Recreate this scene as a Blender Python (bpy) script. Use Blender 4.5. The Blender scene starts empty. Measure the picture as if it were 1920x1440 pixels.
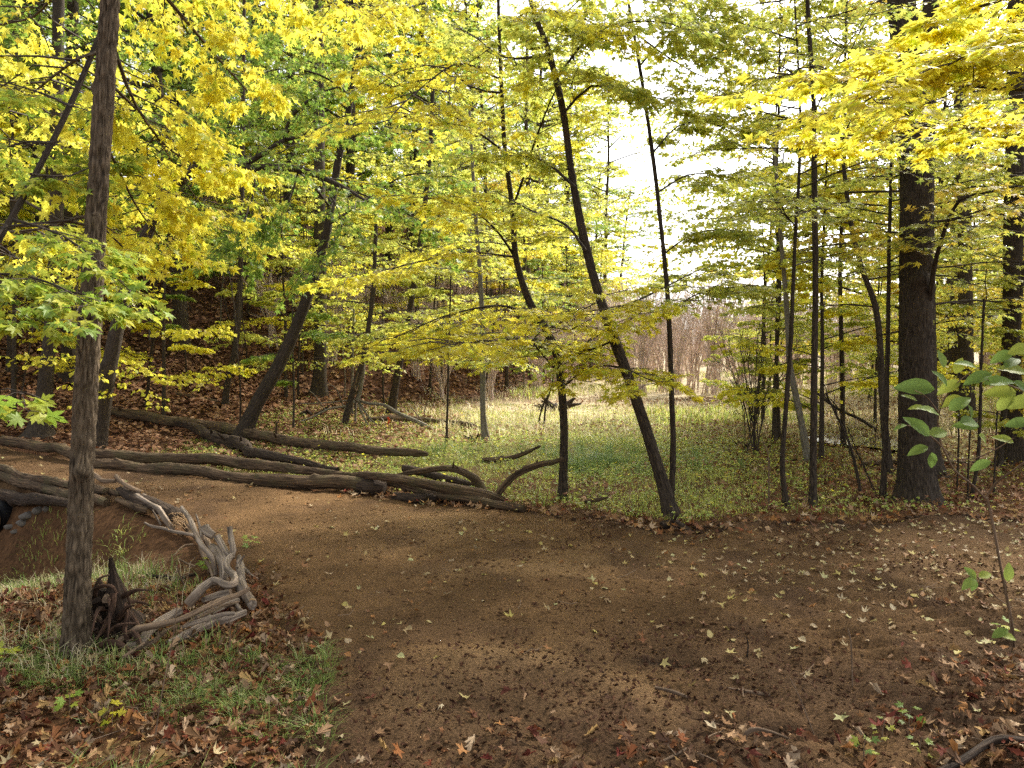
import bpy, math, random
import numpy as np
from mathutils import Matrix, Vector
random.seed(7); RNG = np.random.default_rng(7)
sc = bpy.context.scene
COL = sc.collection
PI = math.pi

# ------------------------------------------------------------------ camera, sky, sun, exposure
CAMZ = 1.6; HFOV = math.radians(66.0); FPX = 960.0 / math.tan(HFOV / 2); PITCH = math.atan(80 / FPX)
cd = bpy.data.cameras.new("camera"); cam = bpy.data.objects.new("camera", cd); COL.objects.link(cam)
cam.location = (0, 0, CAMZ); cam.rotation_euler = (PI / 2 - PITCH, 0, 0)
cd.sensor_width = 36; cd.lens = 18 / math.tan(HFOV / 2); cd.clip_start = 0.05; cd.clip_end = 900
sc.camera = cam
SUN_AZ = math.radians(40); SUN_EL = math.radians(42)
w = bpy.data.worlds.new("World"); sc.world = w; w.use_nodes = True
nt = w.node_tree; nt.nodes.clear()
sky = nt.nodes.new("ShaderNodeTexSky"); sky.sky_type = 'NISHITA'; sky.sun_disc = False
sky.sun_elevation = SUN_EL; sky.sun_rotation = SUN_AZ; sky.air_density = 1.0; sky.dust_density = 4.0; sky.ozone_density = 1.0
hs = nt.nodes.new("ShaderNodeHueSaturation"); hs.inputs['Saturation'].default_value = 0.25
bg = nt.nodes.new("ShaderNodeBackground"); bg.inputs['Strength'].default_value = 0.13
wo = nt.nodes.new("ShaderNodeOutputWorld")
nt.links.new(sky.outputs[0], hs.inputs['Color']); nt.links.new(hs.outputs[0], bg.inputs['Color']); nt.links.new(bg.outputs[0], wo.inputs[0])
sl = bpy.data.lights.new("sun", 'SUN'); sl.energy = 2.4; sl.angle = math.radians(5); sl.color = (1.0, 0.93, 0.80)
sun = bpy.data.objects.new("sun", sl); COL.objects.link(sun)
sd = Vector((math.sin(SUN_AZ) * math.cos(SUN_EL), math.cos(SUN_AZ) * math.cos(SUN_EL), math.sin(SUN_EL)))
sun.rotation_euler = sd.to_track_quat('Z', 'Y').to_euler(); sun.location = (20, 20, 30)
sc.view_settings.view_transform = 'Standard'; sc.view_settings.look = 'None'
sc.view_settings.exposure = 1.55; sc.view_settings.gamma = 1.0; sc.view_settings.use_curve_mapping = False
sc.cycles.use_denoising = False
sc.cycles.max_bounces = 12; sc.cycles.diffuse_bounces = 7; sc.cycles.glossy_bounces = 2; sc.cycles.transmission_bounces = 6
sc.cycles.volume_bounces = 0; sc.cycles.sample_clamp_indirect = 4.0

# ------------------------------------------------------------------ numeric helpers
def _hash(ix, iy, iz, seed):
    h = (ix.astype(np.int64) * 374761393 + iy.astype(np.int64) * 668265263 + iz.astype(np.int64) * 2147483647 + seed * 1274126177) & 0xffffffff
    h = ((h ^ (h >> 13)) * 1274126177) & 0xffffffff
    h = (h ^ (h >> 16)) & 0xffffff
    return h.astype(np.float64) / 0xffffff * 2 - 1

def noise3(x, y, z, seed=0):
    x, y, z = np.broadcast_arrays(np.asarray(x, float), np.asarray(y, float), np.asarray(z, float))
    ix, iy, iz = np.floor(x), np.floor(y), np.floor(z)
    fx, fy, fz = x - ix, y - iy, z - iz
    fx = fx * fx * (3 - 2 * fx); fy = fy * fy * (3 - 2 * fy); fz = fz * fz * (3 - 2 * fz)
    r = 0
    for dx in (0, 1):
        for dy in (0, 1):
            for dz in (0, 1):
                wgt = (fx if dx else 1 - fx) * (fy if dy else 1 - fy) * (fz if dz else 1 - fz)
                r = r + wgt * _hash(ix + dx, iy + dy, iz + dz, seed)
    return r

def fbm(x, y, z, oct=4, seed=0, gain=0.5):
    a, s, f = 0, 1.0, 1.0
    for o in range(oct):
        a = a + s * noise3(x * f, y * f, z * f, seed + o * 17); s *= gain; f *= 2.03
    return a

def n2(x, y, f, oct=3, seed=0):
    x = np.asarray(x, float); return fbm(x * f, np.asarray(y, float) * f, np.zeros_like(x) + 0.37, oct, seed)

def sstep(a, b, x):
    t = np.clip((x - a) / (b - a), 0, 1); return t * t * (3 - 2 * t)

# ------------------------------------------------------------------ terrain
FOOTX = [-60, -30, -14, -8.5, -3.8, 0.6, 7, 13, 40, 90]
FOOTY = [-5, 2, 9.0, 12.8, 16, 24, 48, 90, 260, 400]
def hill_d(x, y): return (y - np.interp(x, FOOTX, FOOTY)) * 0.78

def H(x, y):
    x = np.asarray(x, float); y = np.asarray(y, float)
    d = hill_d(x, y)
    h = 0.43 * np.where(d > 30, d, np.log1p(np.exp(np.clip(d * 1.1, -40, 40))) / 1.1)
    h = 17 * np.tanh(h / 17) * sstep(190, 95, y + 0.6 * np.maximum(x, 0))
    h = h * (1 + 0.12 * n2(x, y, 0.09, 2, 5)) 
    h = h + 0.05 * n2(x, y, 0.5, 2, 3) + 0.10 * sstep(8, 20, y) * n2(x, y, 0.13, 2, 9)
    # hollow to the left of the path (below the edge logs)
    nx, ny = -0.67, -0.742
    s = (x + 1.95) * nx + (y - 5.55) * ny
    al = (x + 1.95) * -0.742 + (y - 5.55) * 0.67
    h = h - 0.8 * sstep(-0.14, 0.42, s) * sstep(0.2, 3.0, al) * (1 - 0.8 * sstep(0.7, 3.0, s))
    return h

def W(px, py, d):
    u = (px - 960) / FPX; v = (720 - py) / FPX
    f = np.array([0, math.cos(PITCH), -math.sin(PITCH)]); up = np.array([0, math.sin(PITCH), math.cos(PITCH)])
    r = f + u * np.array([1.0, 0, 0]) + v * up
    return np.array([0, 0, CAMZ]) + r * (d / r[1])

def G(px, py, h=0.0):
    """point where the sight line through photo pixel px,py comes down to h above the ground"""
    ds = np.concatenate([np.linspace(1.2, 30, 1500), np.linspace(30, 120, 900)])
    p = W(px, py, 1.0) - np.array([0, 0, CAMZ])
    X = p[0] * ds; Z = CAMZ + p[2] * ds
    g = H(X, ds) + h
    k = np.argmax(Z <= g)
    if Z[k] > g[k]: k = len(ds) - 1
    return np.array([X[k], ds[k], Z[k]])

def project(P):
    r = P - np.array([0, 0, CAMZ])
    dep = r[:, 1] * math.cos(PITCH) - r[:, 2] * math.sin(PITCH)
    up = r[:, 1] * math.sin(PITCH) + r[:, 2] * math.cos(PITCH)
    dep = np.maximum(dep, 0.05)
    return 960 + FPX * r[:, 0] / dep, 720 - FPX * up / dep, dep

# ------------------------------------------------------------------ mesh helpers
class Buf:
    def __init__(s): s.v = []; s.t = []; s.q = []; s.a = []; s.n = 0
    def add(s, v, t=None, q=None, a=None):
        v = np.asarray(v, float).reshape(-1, 3)
        if t is not None and len(t): s.t.append(np.asarray(t) + s.n)
        if q is not None and len(q): s.q.append(np.asarray(q) + s.n)
        s.v.append(v); s.a.append(v if a is None else np.asarray(a, float).reshape(-1, 3)); s.n += len(v)
        return s
    def mesh(s, name, mat, smooth=True, off=None, attr='tc', color=None):
        me = bpy.data.meshes.new(name)
        v = np.concatenate(s.v) if s.v else np.zeros((0, 3))
        if off is not None: v = v - np.asarray(off)
        t = np.concatenate(s.t) if s.t else np.zeros((0, 3), int)
        q = np.concatenate(s.q) if s.q else np.zeros((0, 4), int)
        me.vertices.add(len(v)); me.vertices.foreach_set('co', v.astype(np.float32).ravel())
        loops = np.concatenate([t.ravel(), q.ravel()]).astype(np.int32)
        me.loops.add(len(loops)); me.loops.foreach_set('vertex_index', loops)
        st = np.concatenate([np.arange(len(t)) * 3, len(t) * 3 + np.arange(len(q)) * 4]).astype(np.int32)
        me.polygons.add(len(st)); me.polygons.foreach_set('loop_start', st)
        me.update(calc_edges=True)
        me.polygons.foreach_set('use_smooth', np.full(len(st), smooth, dtype=bool))
        if attr:
            at = me.attributes.new(attr, 'FLOAT_VECTOR', 'POINT'); at.data.foreach_set('vector', np.concatenate(s.a).astype(np.float32).ravel())
        if color is not None:
            at = me.color_attributes.new('col', 'FLOAT_COLOR', 'POINT')
            c4 = np.ones((len(v), 4), np.float32); c4[:, :3] = color; at.data.foreach_set('color', c4.ravel())
        if mat: me.materials.append(mat)
        return me

def tag(o, label=None, cat=None, group=None, kind=None):
    if label: o['label'] = label
    if cat: o['category'] = cat
    if group: o['group'] = group
    if kind: o['kind'] = kind
    return o
def link(name, me, parent=None):
    o = bpy.data.objects.new(name, me); COL.objects.link(o)
    if parent is not None: o.parent = parent
    return o
def empty(name, loc, label, cat, group=None):
    o = bpy.data.objects.new(name, None); o.empty_display_size = 0.2; COL.objects.link(o); o.location = tuple(loc)
    return tag(o, label, cat, group)

def catmull(P, R, step):
    P = np.asarray(P, float); R = np.asarray(R, float)
    if len(P) == 2: 
        P = np.array([P[0], (P[0] + P[1]) / 2, P[1]]); R = np.array([R[0], (R[0] + R[1]) / 2, R[1]])
    Q = np.vstack([2 * P[0] - P[1], P, 2 * P[-1] - P[-2]])
    out = []; rr = []
    for i in range(len(P) - 1):
        p0, p1, p2, p3 = Q[i:i + 4]
        n = max(2, int(np.linalg.norm(p2 - p1) / step)); t = np.linspace(0, 1, n, endpoint=False)[:, None]
        out.append(0.5 * ((2 * p1) + (-p0 + p2) * t + (2 * p0 - 5 * p1 + 4 * p2 - p3) * t ** 2 + (-p0 + 3 * p1 - 3 * p2 + p3) * t ** 3))
        rr.append(R[i] + (R[i + 1] - R[i]) * t[:, 0])
    out.append(P[-1:]); rr.append(R[-1:])
    return np.vstack(out), np.concatenate(rr)

def tube(buf, P, R, sides=10, step=0.1, seed=0, rough=0.12, ridge=0.0, cap=True, knots=0, flare=None, wob=0.0, groove=14.0):
    C, r = catmull(P, R, step)
    n = len(C)
    T = np.gradient(C, axis=0); T /= np.linalg.norm(T, axis=1, keepdims=True) + 1e-9
    L = np.concatenate([[0], np.cumsum(np.linalg.norm(np.diff(C, axis=0), axis=1))])
    if wob: 
        C = C + wob * np.stack([noise3(L * 2.2, seed, 0.1, 3), noise3(L * 2.2, seed, 5.1, 4), noise3(L * 2.2, seed, 9.1, 6)], 1)
    ref = np.array([0.0, 0, 1]) if abs(T[0, 2]) < 0.8 else np.array([1.0, 0, 0])
    N = np.zeros((n, 3)); a = np.cross(T[0], ref); a /= np.linalg.norm(a); N[0] = a
    for i in range(1, n):
        b = N[i - 1] - T[i] * np.dot(N[i - 1], T[i]); N[i] = b / (np.linalg.norm(b) + 1e-9)
    B = np.cross(T, N)
    th = np.linspace(0, 2 * PI, sides, endpoint=False)
    ct, st = np.cos(th), np.sin(th)
    rm = float(np.max(r))
    LL = L[:, None] + 0 * th[None]; CC = ct[None] + 0 * LL; SS = st[None] + 0 * LL
    rad = r[:, None] * (1 + rough * fbm(CC * 1.3, SS * 1.3, LL * 0.35 / max(rm, 0.02) * 0.3, 3, seed))
    for k in range(knots):
        l0 = random.uniform(0.1, 0.9) * L[-1]; a0 = random.uniform(0, 2 * PI); sz = r[np.argmin(abs(L - l0))] * random.uniform(0.6, 1.1)
        da = np.abs((th[None] - a0 + PI) % (2 * PI) - PI) * r[:, None]
        rad = rad + sz * 0.6 * np.exp(-((LL - l0) ** 2 + da ** 2) / (2 * (sz * 0.5) ** 2))
    if ridge:
        g = noise3(CC * groove / 3.2 + 0.25 * noise3(CC * 2, SS * 2, LL * 9, seed + 3), SS * groove / 3.2, LL * 11.0, seed + 9)
        g2 = noise3(CC * groove / 1.5, SS * groove / 1.5, LL * 34.0, seed + 19)
        rad = rad + ridge * (1.0 - 2.2 * np.abs(g)) * 0.8 + ridge * 0.45 * g2
    if flare is not None:
        fh, fa, fn = flare
        rad = rad * (1 + fa * np.exp(-LL / fh) * (1 + 0.35 * np.cos(fn * th[None] + seed) + 0.3 * noise3(CC * 2, SS * 2, LL, seed + 40)))
    V = C[:, None, :] + rad[:, :, None] * (ct[None, :, None] * N[:, None, :] + st[None, :, None] * B[:, None, :])
    i = np.arange(n - 1)[:, None] * sides; j = np.arange(sides)[None]; k = (j + 1) % sides
    q = np.stack([i + j, i + k, i + sides + k, i + sides + j], -1).reshape(-1, 4)
    tc = np.stack([CC * rm, SS * rm, LL], -1).reshape(-1, 3)
    base = buf.n
    buf.add(V.reshape(-1, 3), q=q, a=tc)
    if cap:
        for e, (ring, c0, d0) in enumerate(((0, C[0], -T[0]), ((n - 1) * sides, C[-1], T[-1]))):
            c = c0 + d0 * r[0 if e == 0 else -1] * 0.12
            vv = np.vstack([V.reshape(-1, 3)[ring:ring + sides], [c]])
            aa = np.vstack([tc[ring:ring + sides], [[0, 0, L[0] if e == 0 else L[-1]]]])
            jj = np.arange(sides); kk = (jj + 1) % sides
            tr = np.stack([kk, jj, np.full(sides, sides)], 1) if e == 0 else np.stack([jj, kk, np.full(sides, sides)], 1)
            buf.add(vv, t=tr, a=aa)
    return buf

def tubes_batch(buf, P, R, sides=3):
    """P (N,K,3), R (N,K): many thin tubes at once"""
    if len(P) == 0: return buf
    N_, K, _ = P.shape
    T = np.gradient(P, axis=1); T /= np.linalg.norm(T, axis=2, keepdims=True) + 1e-9
    ref = np.array([0.13, 0.21, 0.97]); ref /= np.linalg.norm(ref)
    A = np.cross(T, ref[None, None]); A /= np.linalg.norm(A, axis=2, keepdims=True) + 1e-9
    B = np.cross(T, A)
    th = np.linspace(0, 2 * PI, sides, endpoint=False)
    V = P[:, :, None, :] + R[:, :, None, None] * (np.cos(th)[None, None, :, None] * A[:, :, None, :] + np.sin(th)[None, None, :, None] * B[:, :, None, :])
    idx = (np.arange(N_)[:, None, None] * K + np.arange(K - 1)[None, :, None]) * sides
    j = np.arange(sides)[None, None]; k = (j + 1) % sides
    q = np.stack([idx + j, idx + k, idx + sides + k, idx + sides + j], -1).reshape(-1, 4)
    buf.add(V.reshape(-1, 3), q=q)
    return buf

# ------------------------------------------------------------------ materials
def new_mat(name):
    m = bpy.data.materials.new(name); m.use_nodes = True; m.node_tree.nodes.clear(); return m, m.node_tree
def ramp(nt, cols, interp='LINEAR'):
    r = nt.nodes.new("ShaderNodeValToRGB"); r.color_ramp.interpolation = interp
    el = r.color_ramp.elements
    while len(el) > 1: el.remove(el[-1])
    for i, (p, c) in enumerate(cols):
        e = el[0] if i == 0 else el.new(p)
        e.position = p; e.color = (*c, 1)
    return r

def leaf_mat(name, cols, trans=0.5, tgain=1.25, rough=0.45, spec=0.3):
    """thin leaf: diffuse front, light shining through, faint gloss; colour differs from leaf to leaf"""
    m, nt = new_mat(name); L = nt.links.new
    geo = nt.nodes.new("ShaderNodeNewGeometry"); oi = nt.nodes.new("ShaderNodeObjectInfo")
    ad = nt.nodes.new("ShaderNodeMath"); ad.operation = 'ADD'; L(geo.outputs['Random Per Island'], ad.inputs[0]); L(oi.outputs['Random'], ad.inputs[1])
    fr = nt.nodes.new("ShaderNodeMath"); fr.operation = 'FRACT'; L(ad.outputs[0], fr.inputs[0])
    n = len(cols); rp = ramp(nt, [((i + 0.5) / n, c) for i, c in enumerate(cols)]); L(fr.outputs[0], rp.inputs[0])
    tcn = nt.nodes.new("ShaderNodeTexCoord")
    no = nt.nodes.new("ShaderNodeTexNoise"); no.inputs['Scale'].default_value = 28; no.inputs['Detail'].default_value = 3
    L(tcn.outputs['Object'], no.inputs['Vector'])
    mr = nt.nodes.new("ShaderNodeMapRange"); mr.inputs[1].default_value = 0.3; mr.inputs[2].default_value = 0.7; mr.inputs[3].default_value = 0.78; mr.inputs[4].default_value = 1.15
    L(no.outputs[0], mr.inputs[0])
    hv = nt.nodes.new("ShaderNodeHueSaturation"); L(rp.outputs[0], hv.inputs['Color']); L(mr.outputs[0], hv.inputs['Value'])
    b = nt.nodes.new("ShaderNodeBsdfPrincipled"); b.inputs['Roughness'].default_value = rough; b.inputs['Specular IOR Level'].default_value = spec
    L(hv.outputs[0], b.inputs['Base Color'])
    tr = nt.nodes.new("ShaderNodeBsdfTranslucent")
    hv2 = nt.nodes.new("ShaderNodeHueSaturation"); hv2.inputs['Value'].default_value = tgain; hv2.inputs['Saturation'].default_value = 0.97
    L(hv.outputs[0], hv2.inputs['Color']); L(hv2.outputs[0], tr.inputs['Color'])
    mx = nt.nodes.new("ShaderNodeMixShader"); mx.inputs[0].default_value = trans
    L(b.outputs[0], mx.inputs[1]); L(tr.outputs[0], mx.inputs[2])
    o = nt.nodes.new("ShaderNodeOutputMaterial"); L(mx.outputs[0], o.inputs[0])
    return m

def bark_mat(name, dark, light, moss=None, scale=1.6, bump=0.6, attr=True, stretch=0.22, strength=0.02):
    m, nt = new_mat(name); L = nt.links.new
    if attr:
        at = nt.nodes.new("ShaderNodeAttribute"); at.attribute_name = 'tc'; vec = at.outputs['Vector']
    else:
        tcn = nt.nodes.new("ShaderNodeTexCoord"); vec = tcn.outputs['Object']
    mp = nt.nodes.new("ShaderNodeMapping"); mp.inputs['Scale'].default_value = (scale, scale, scale * stretch); L(vec, mp.inputs['Vector'])
    n1 = nt.nodes.new("ShaderNodeTexNoise"); n1.inputs['Scale'].default_value = 34; n1.inputs['Detail'].default_value = 6; n1.inputs['Roughness'].default_value = 0.65; n1.inputs['Distortion'].default_value = 0.6
    L(mp.outputs[0], n1.inputs['Vector'])
    vo = nt.nodes.new("ShaderNodeTexVoronoi"); vo.feature = 'DISTANCE_TO_EDGE'; vo.inputs['Scale'].default_value = 26; L(mp.outputs[0], vo.inputs['Vector'])
    mm = nt.nodes.new("ShaderNodeMath"); mm.operation = 'MULTIPLY_ADD'; mm.inputs[1].default_value = 0.9; L(vo.outputs['Distance'], mm.inputs[0]); L(n1.outputs[0], mm.inputs[2])
    rp = ramp(nt, [(0.38, dark), (0.62, tuple((a + b) / 2 for a, b in zip(dark, light))), (0.9, light)]); L(mm.outputs[0], rp.inputs[0])
    n2_ = nt.nodes.new("ShaderNodeTexNoise"); n2_.inputs['Scale'].default_value = 3.0; n2_.inputs['Detail'].default_value = 4; L(vec, n2_.inputs['Vector'])
    mix = nt.nodes.new("ShaderNodeMix"); mix.data_type = 'RGBA'
    r2 = ramp(nt, [(0.48, (0, 0, 0)), (0.66, (0.75, 0.75, 0.75))]); L(n2_.outputs[0], r2.inputs[0]); L(r2.outputs[0], mix.inputs[0])
    L(rp.outputs[0], mix.inputs[6]); mix.inputs[7].default_value = (*(moss or tuple(c * 0.72 for c in light)), 1)
    b = nt.nodes.new("ShaderNodeBsdfPrincipled"); b.inputs['Roughness'].default_value = 0.88; b.inputs['Specular IOR Level'].default_value = 0.2
    L(mix.outputs[2], b.inputs['Base Color'])
    bm = nt.nodes.new("ShaderNodeBump"); bm.inputs['Strength'].default_value = bump; bm.inputs['Distance'].default_value = strength; L(mm.outputs[0], bm.inputs['Height'])
    L(bm.outputs[0], b.inputs['Normal'])
    o = nt.nodes.new("ShaderNodeOutputMaterial"); L(b.outputs[0], o.inputs[0])
    return m

def ground_mat(name, wet=0.0, scale=1.0, bump=0.5):
    """colour from the 'col' attribute, broken up by grain"""
    m, nt = new_mat(name); L = nt.links.new
    at = nt.nodes.new("ShaderNodeVertexColor"); at.layer_name = 'col'
    tcn = nt.nodes.new("ShaderNodeTexCoord")
    n1 = nt.nodes.new("ShaderNodeTexNoise"); n1.inputs['Scale'].default_value = 22 * scale; n1.inputs['Detail'].default_value = 8; n1.inputs['Roughness'].default_value = 0.72
    L(tcn.outputs['Object'], n1.inputs['Vector'])
    n3 = nt.nodes.new("ShaderNodeTexNoise"); n3.inputs['Scale'].default_value = 1.7; n3.inputs['Detail'].default_value = 5; L(tcn.outputs['Object'], n3.inputs['Vector'])
    mr = nt.nodes.new("ShaderNodeMapRange"); mr.inputs[1].default_value = 0.3; mr.inputs[2].default_value = 0.72; mr.inputs[3].default_value = 0.25; mr.inputs[4].default_value = 1.7; L(n1.outputs[0], mr.inputs[0])
    mr2 = nt.nodes.new("ShaderNodeMapRange"); mr2.inputs[1].default_value = 0.35; mr2.inputs[2].default_value = 0.65; mr2.inputs[3].default_value = 0.75; mr2.inputs[4].default_value = 1.2; L(n3.outputs[0], mr2.inputs[0])
    mu = nt.nodes.new("ShaderNodeMath"); mu.operation = 'MULTIPLY'; L(mr.outputs[0], mu.inputs[0]); L(mr2.outputs[0], mu.inputs[1])
    hv = nt.nodes.new("ShaderNodeHueSaturation"); L(at.outputs[0], hv.inputs['Color']); L(mu.outputs[0], hv.inputs['Value'])
    b = nt.nodes.new("ShaderNodeBsdfPrincipled"); b.inputs['Roughness'].default_value = 0.95; b.inputs['Specular IOR Level'].default_value = 0.08
    L(hv.outputs[0], b.inputs['Base Color'])
    bm = nt.nodes.new("ShaderNodeBump"); bm.inputs['Strength'].default_value = bump; bm.inputs['Distance'].default_value = 0.02; L(n1.outputs[0], bm.inputs['Height']); L(bm.outputs[0], b.inputs['Normal'])
    o = nt.nodes.new("ShaderNodeOutputMaterial"); L(b.outputs[0], o.inputs[0])
    return m

def plain(name, c, rough=0.8, spec=0.3):
    m, nt = new_mat(name); b = nt.nodes.new("ShaderNodeBsdfPrincipled"); o = nt.nodes.new("ShaderNodeOutputMaterial")
    no = nt.nodes.new("ShaderNodeTexNoise"); no.inputs['Scale'].default_value = 18; no.inputs['Detail'].default_value = 6
    rp = ramp(nt, [(0.3, tuple(x * 0.6 for x in c)), (0.7, tuple(min(1, x * 1.3) for x in c))]); nt.links.new(no.outputs[0], rp.inputs[0]); nt.links.new(rp.outputs[0], b.inputs['Base Color'])
    b.inputs['Roughness'].default_value = rough; b.inputs['Specular IOR Level'].default_value = spec
    nt.links.new(b.outputs[0], o.inputs[0]); return m

Y1, Y2, Y3 = (0.67, 0.61, 0.05), (0.57, 0.53, 0.045), (0.76, 0.71, 0.10)
M = {
 'yellow': leaf_mat('leaf_bright_yellow', [Y1, Y3, Y2, Y1, (0.62, 0.50, 0.04), (0.50, 0.56, 0.05)], 0.62, 1.4),
 'lime': leaf_mat('leaf_yellow_green', [(0.46, 0.47, 0.08), (0.37, 0.42, 0.075), (0.52, 0.48, 0.06), (0.54, 0.52, 0.10), (0.28, 0.35, 0.06)], 0.6, 1.4),
 'green': leaf_mat('leaf_green', [(0.18, 0.29, 0.04), (0.13, 0.22, 0.03), (0.28, 0.37, 0.05), (0.21, 0.31, 0.04), (0.44, 0.45, 0.065)], 0.56, 1.4),
 'dark': leaf_mat('leaf_dark_green', [(0.12, 0.21, 0.03), (0.16, 0.26, 0.035), (0.24, 0.33, 0.045), (0.36, 0.38, 0.05)], 0.55, 1.4),
 'gold': leaf_mat('leaf_gold', [(0.60, 0.48, 0.05), (0.64, 0.55, 0.06), (0.56, 0.38, 0.05), (0.56, 0.56, 0.07)], 0.55),
 'near_green': leaf_mat('leaf_fresh_green', [(0.28, 0.40, 0.045), (0.20, 0.31, 0.04), (0.42, 0.47, 0.05), (0.52, 0.50, 0.05), (0.36, 0.42, 0.05)], 0.45),
 'shrub': leaf_mat('leaf_large_shrub', [(0.18, 0.28, 0.06), (0.25, 0.34, 0.07), (0.38, 0.42, 0.06), (0.14, 0.22, 0.05)], 0.45, 1.1, 0.5, .2),
 'litter': leaf_mat('leaf_litter', [(0.18, 0.08, 0.035), (0.27, 0.15, 0.07), (0.09, 0.045, 0.025), (0.36, 0.23, 0.13), (0.22, 0.09, 0.035), (0.14, 0.075, 0.045), (0.48, 0.35, 0.22), (0.34, 0.15, 0.045), (0.16, 0.035, 0.025), (0.12, 0.06, 0.035), (0.42, 0.26, 0.10)], 0.12, 1.0, 0.7, .08),
 'hill': leaf_mat('leaf_hill_litter', [(0.24, 0.11, 0.06), (0.38, 0.21, 0.12), (0.15, 0.07, 0.04), (0.48, 0.30, 0.19), (0.32, 0.16, 0.08), (0.22, 0.11, 0.065)], 0.12, 1.0, 0.7, .1),
 'pale': leaf_mat('leaf_fallen_pale', [(0.44, 0.34, 0.18), (0.46, 0.38, 0.11), (0.33, 0.22, 0.12), (0.54, 0.45, 0.29), (0.32, 0.15, 0.05), (0.20, 0.08, 0.035), (0.30, 0.19, 0.10), (0.42, 0.40, 0.18)], 0.15, 1.0, 0.6, .15),
 'grass': leaf_mat('grass_blades', [(0.17, 0.28, 0.06), (0.24, 0.36, 0.07), (0.34, 0.42, 0.10), (0.42, 0.40, 0.17), (0.15, 0.24, 0.05)], 0.4),
 'straw': leaf_mat('dry_grass', [(0.58, 0.48, 0.30), (0.50, 0.43, 0.24), (0.36, 0.38, 0.14), (0.64, 0.54, 0.38)], 0.45, 1.3),
 'herb': leaf_mat('herb_leaves', [(0.32, 0.42, 0.09), (0.42, 0.48, 0.10), (0.52, 0.52, 0.12), (0.22, 0.33, 0.08), (0.60, 0.54, 0.14)], 0.45, 1.35),
 'sedge': leaf_mat('sedge_blades', [(0.20, 0.30, 0.09), (0.26, 0.35, 0.11), (0.17, 0.25, 0.08)], 0.35),
 'mulch': leaf_mat('mulch_bits', [(0.07, 0.035, 0.02), (0.12, 0.06, 0.035), (0.05, 0.028, 0.018), (0.18, 0.10, 0.06), (0.10, 0.045, 0.025)], 0.0, 1.0, 0.8, .05),
 'bark_grey': bark_mat('bark_grey_brown', (0.03, 0.021, 0.013), (0.23, 0.17, 0.11), bump=1.0),
 'bark_dark': bark_mat('bark_dark_ridged', (0.016, 0.012, 0.009), (0.092, 0.068, 0.048), bump=1.0),
 'bark_mid': bark_mat('bark_brown', (0.024, 0.018, 0.013), (0.115, 0.088, 0.064), bump=0.9, scale=2.0),
 'bark_pale': bark_mat('bark_pale_grey', (0.09, 0.075, 0.055), (0.27, 0.24, 0.19), bump=0.5),
 'twig': plain('twig_bark', (0.075, 0.055, 0.042)),
 'twig_pink': plain('shrub_twigs', (0.62, 0.50, 0.44)),
 'log': bark_mat('log_weathered_brown', (0.022, 0.014, 0.009), (0.185, 0.12, 0.07), moss=(0.10, 0.085, 0.04), stretch=0.07, bump=0.9),
 'log_dark': bark_mat('log_rotten_dark', (0.014, 0.010, 0.008), (0.09, 0.06, 0.04), stretch=0.1, bump=1.0),
 'drift': bark_mat('driftwood_grey', (0.06, 0.045, 0.034), (0.36, 0.285, 0.22), moss=(0.20, 0.14, 0.095), stretch=0.06, bump=0.7, strength=0.008),
 'drift_brown': bark_mat('driftwood_brown', (0.07, 0.045, 0.028), (0.31, 0.215, 0.14), stretch=0.06, bump=0.8, strength=0.01),
 'root': bark_mat('rootwood', (0.02, 0.012, 0.008), (0.17, 0.095, 0.06), stretch=0.2, bump=1.0),
 'cut': plain('cut_wood', (0.35, 0.22, 0.11)),
 'ground': ground_mat('forest_floor', scale=1.0, bump=0.6),
 'dirt': ground_mat('dirt_path', scale=3.4, bump=1.0),
 'clod': plain('dirt_clods', (0.14, 0.078, 0.037), 0.95, 0.1),
 'stone': plain('grey_stone', (0.13, 0.112, 0.092), 0.85),
 'pipe': plain('black_plastic', (0.012, 0.012, 0.013), 0.45),
 'ribbon': plain('orange_tape', (0.75, 0.09, 0.03), 0.5),
}
wm, wnt = new_mat('marsh_water'); _b = wnt.nodes.new("ShaderNodeBsdfPrincipled"); _b.inputs['Base Color'].default_value = (0.05, 0.045, 0.035, 1); _b.inputs['Roughness'].default_value = 0.08; _b.inputs['Specular IOR Level'].default_value = 0.8
_n = wnt.nodes.new("ShaderNodeTexNoise"); _n.inputs['Scale'].default_value = 6; _bm = wnt.nodes.new("ShaderNodeBump"); _bm.inputs['Strength'].default_value = 0.15; wnt.links.new(_n.outputs[0], _bm.inputs['Height']); wnt.links.new(_bm.outputs[0], _b.inputs['Normal'])
_o = wnt.nodes.new("ShaderNodeOutputMaterial"); wnt.links.new(_b.outputs[0], _o.inputs[0]); M['water'] = wm

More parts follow.
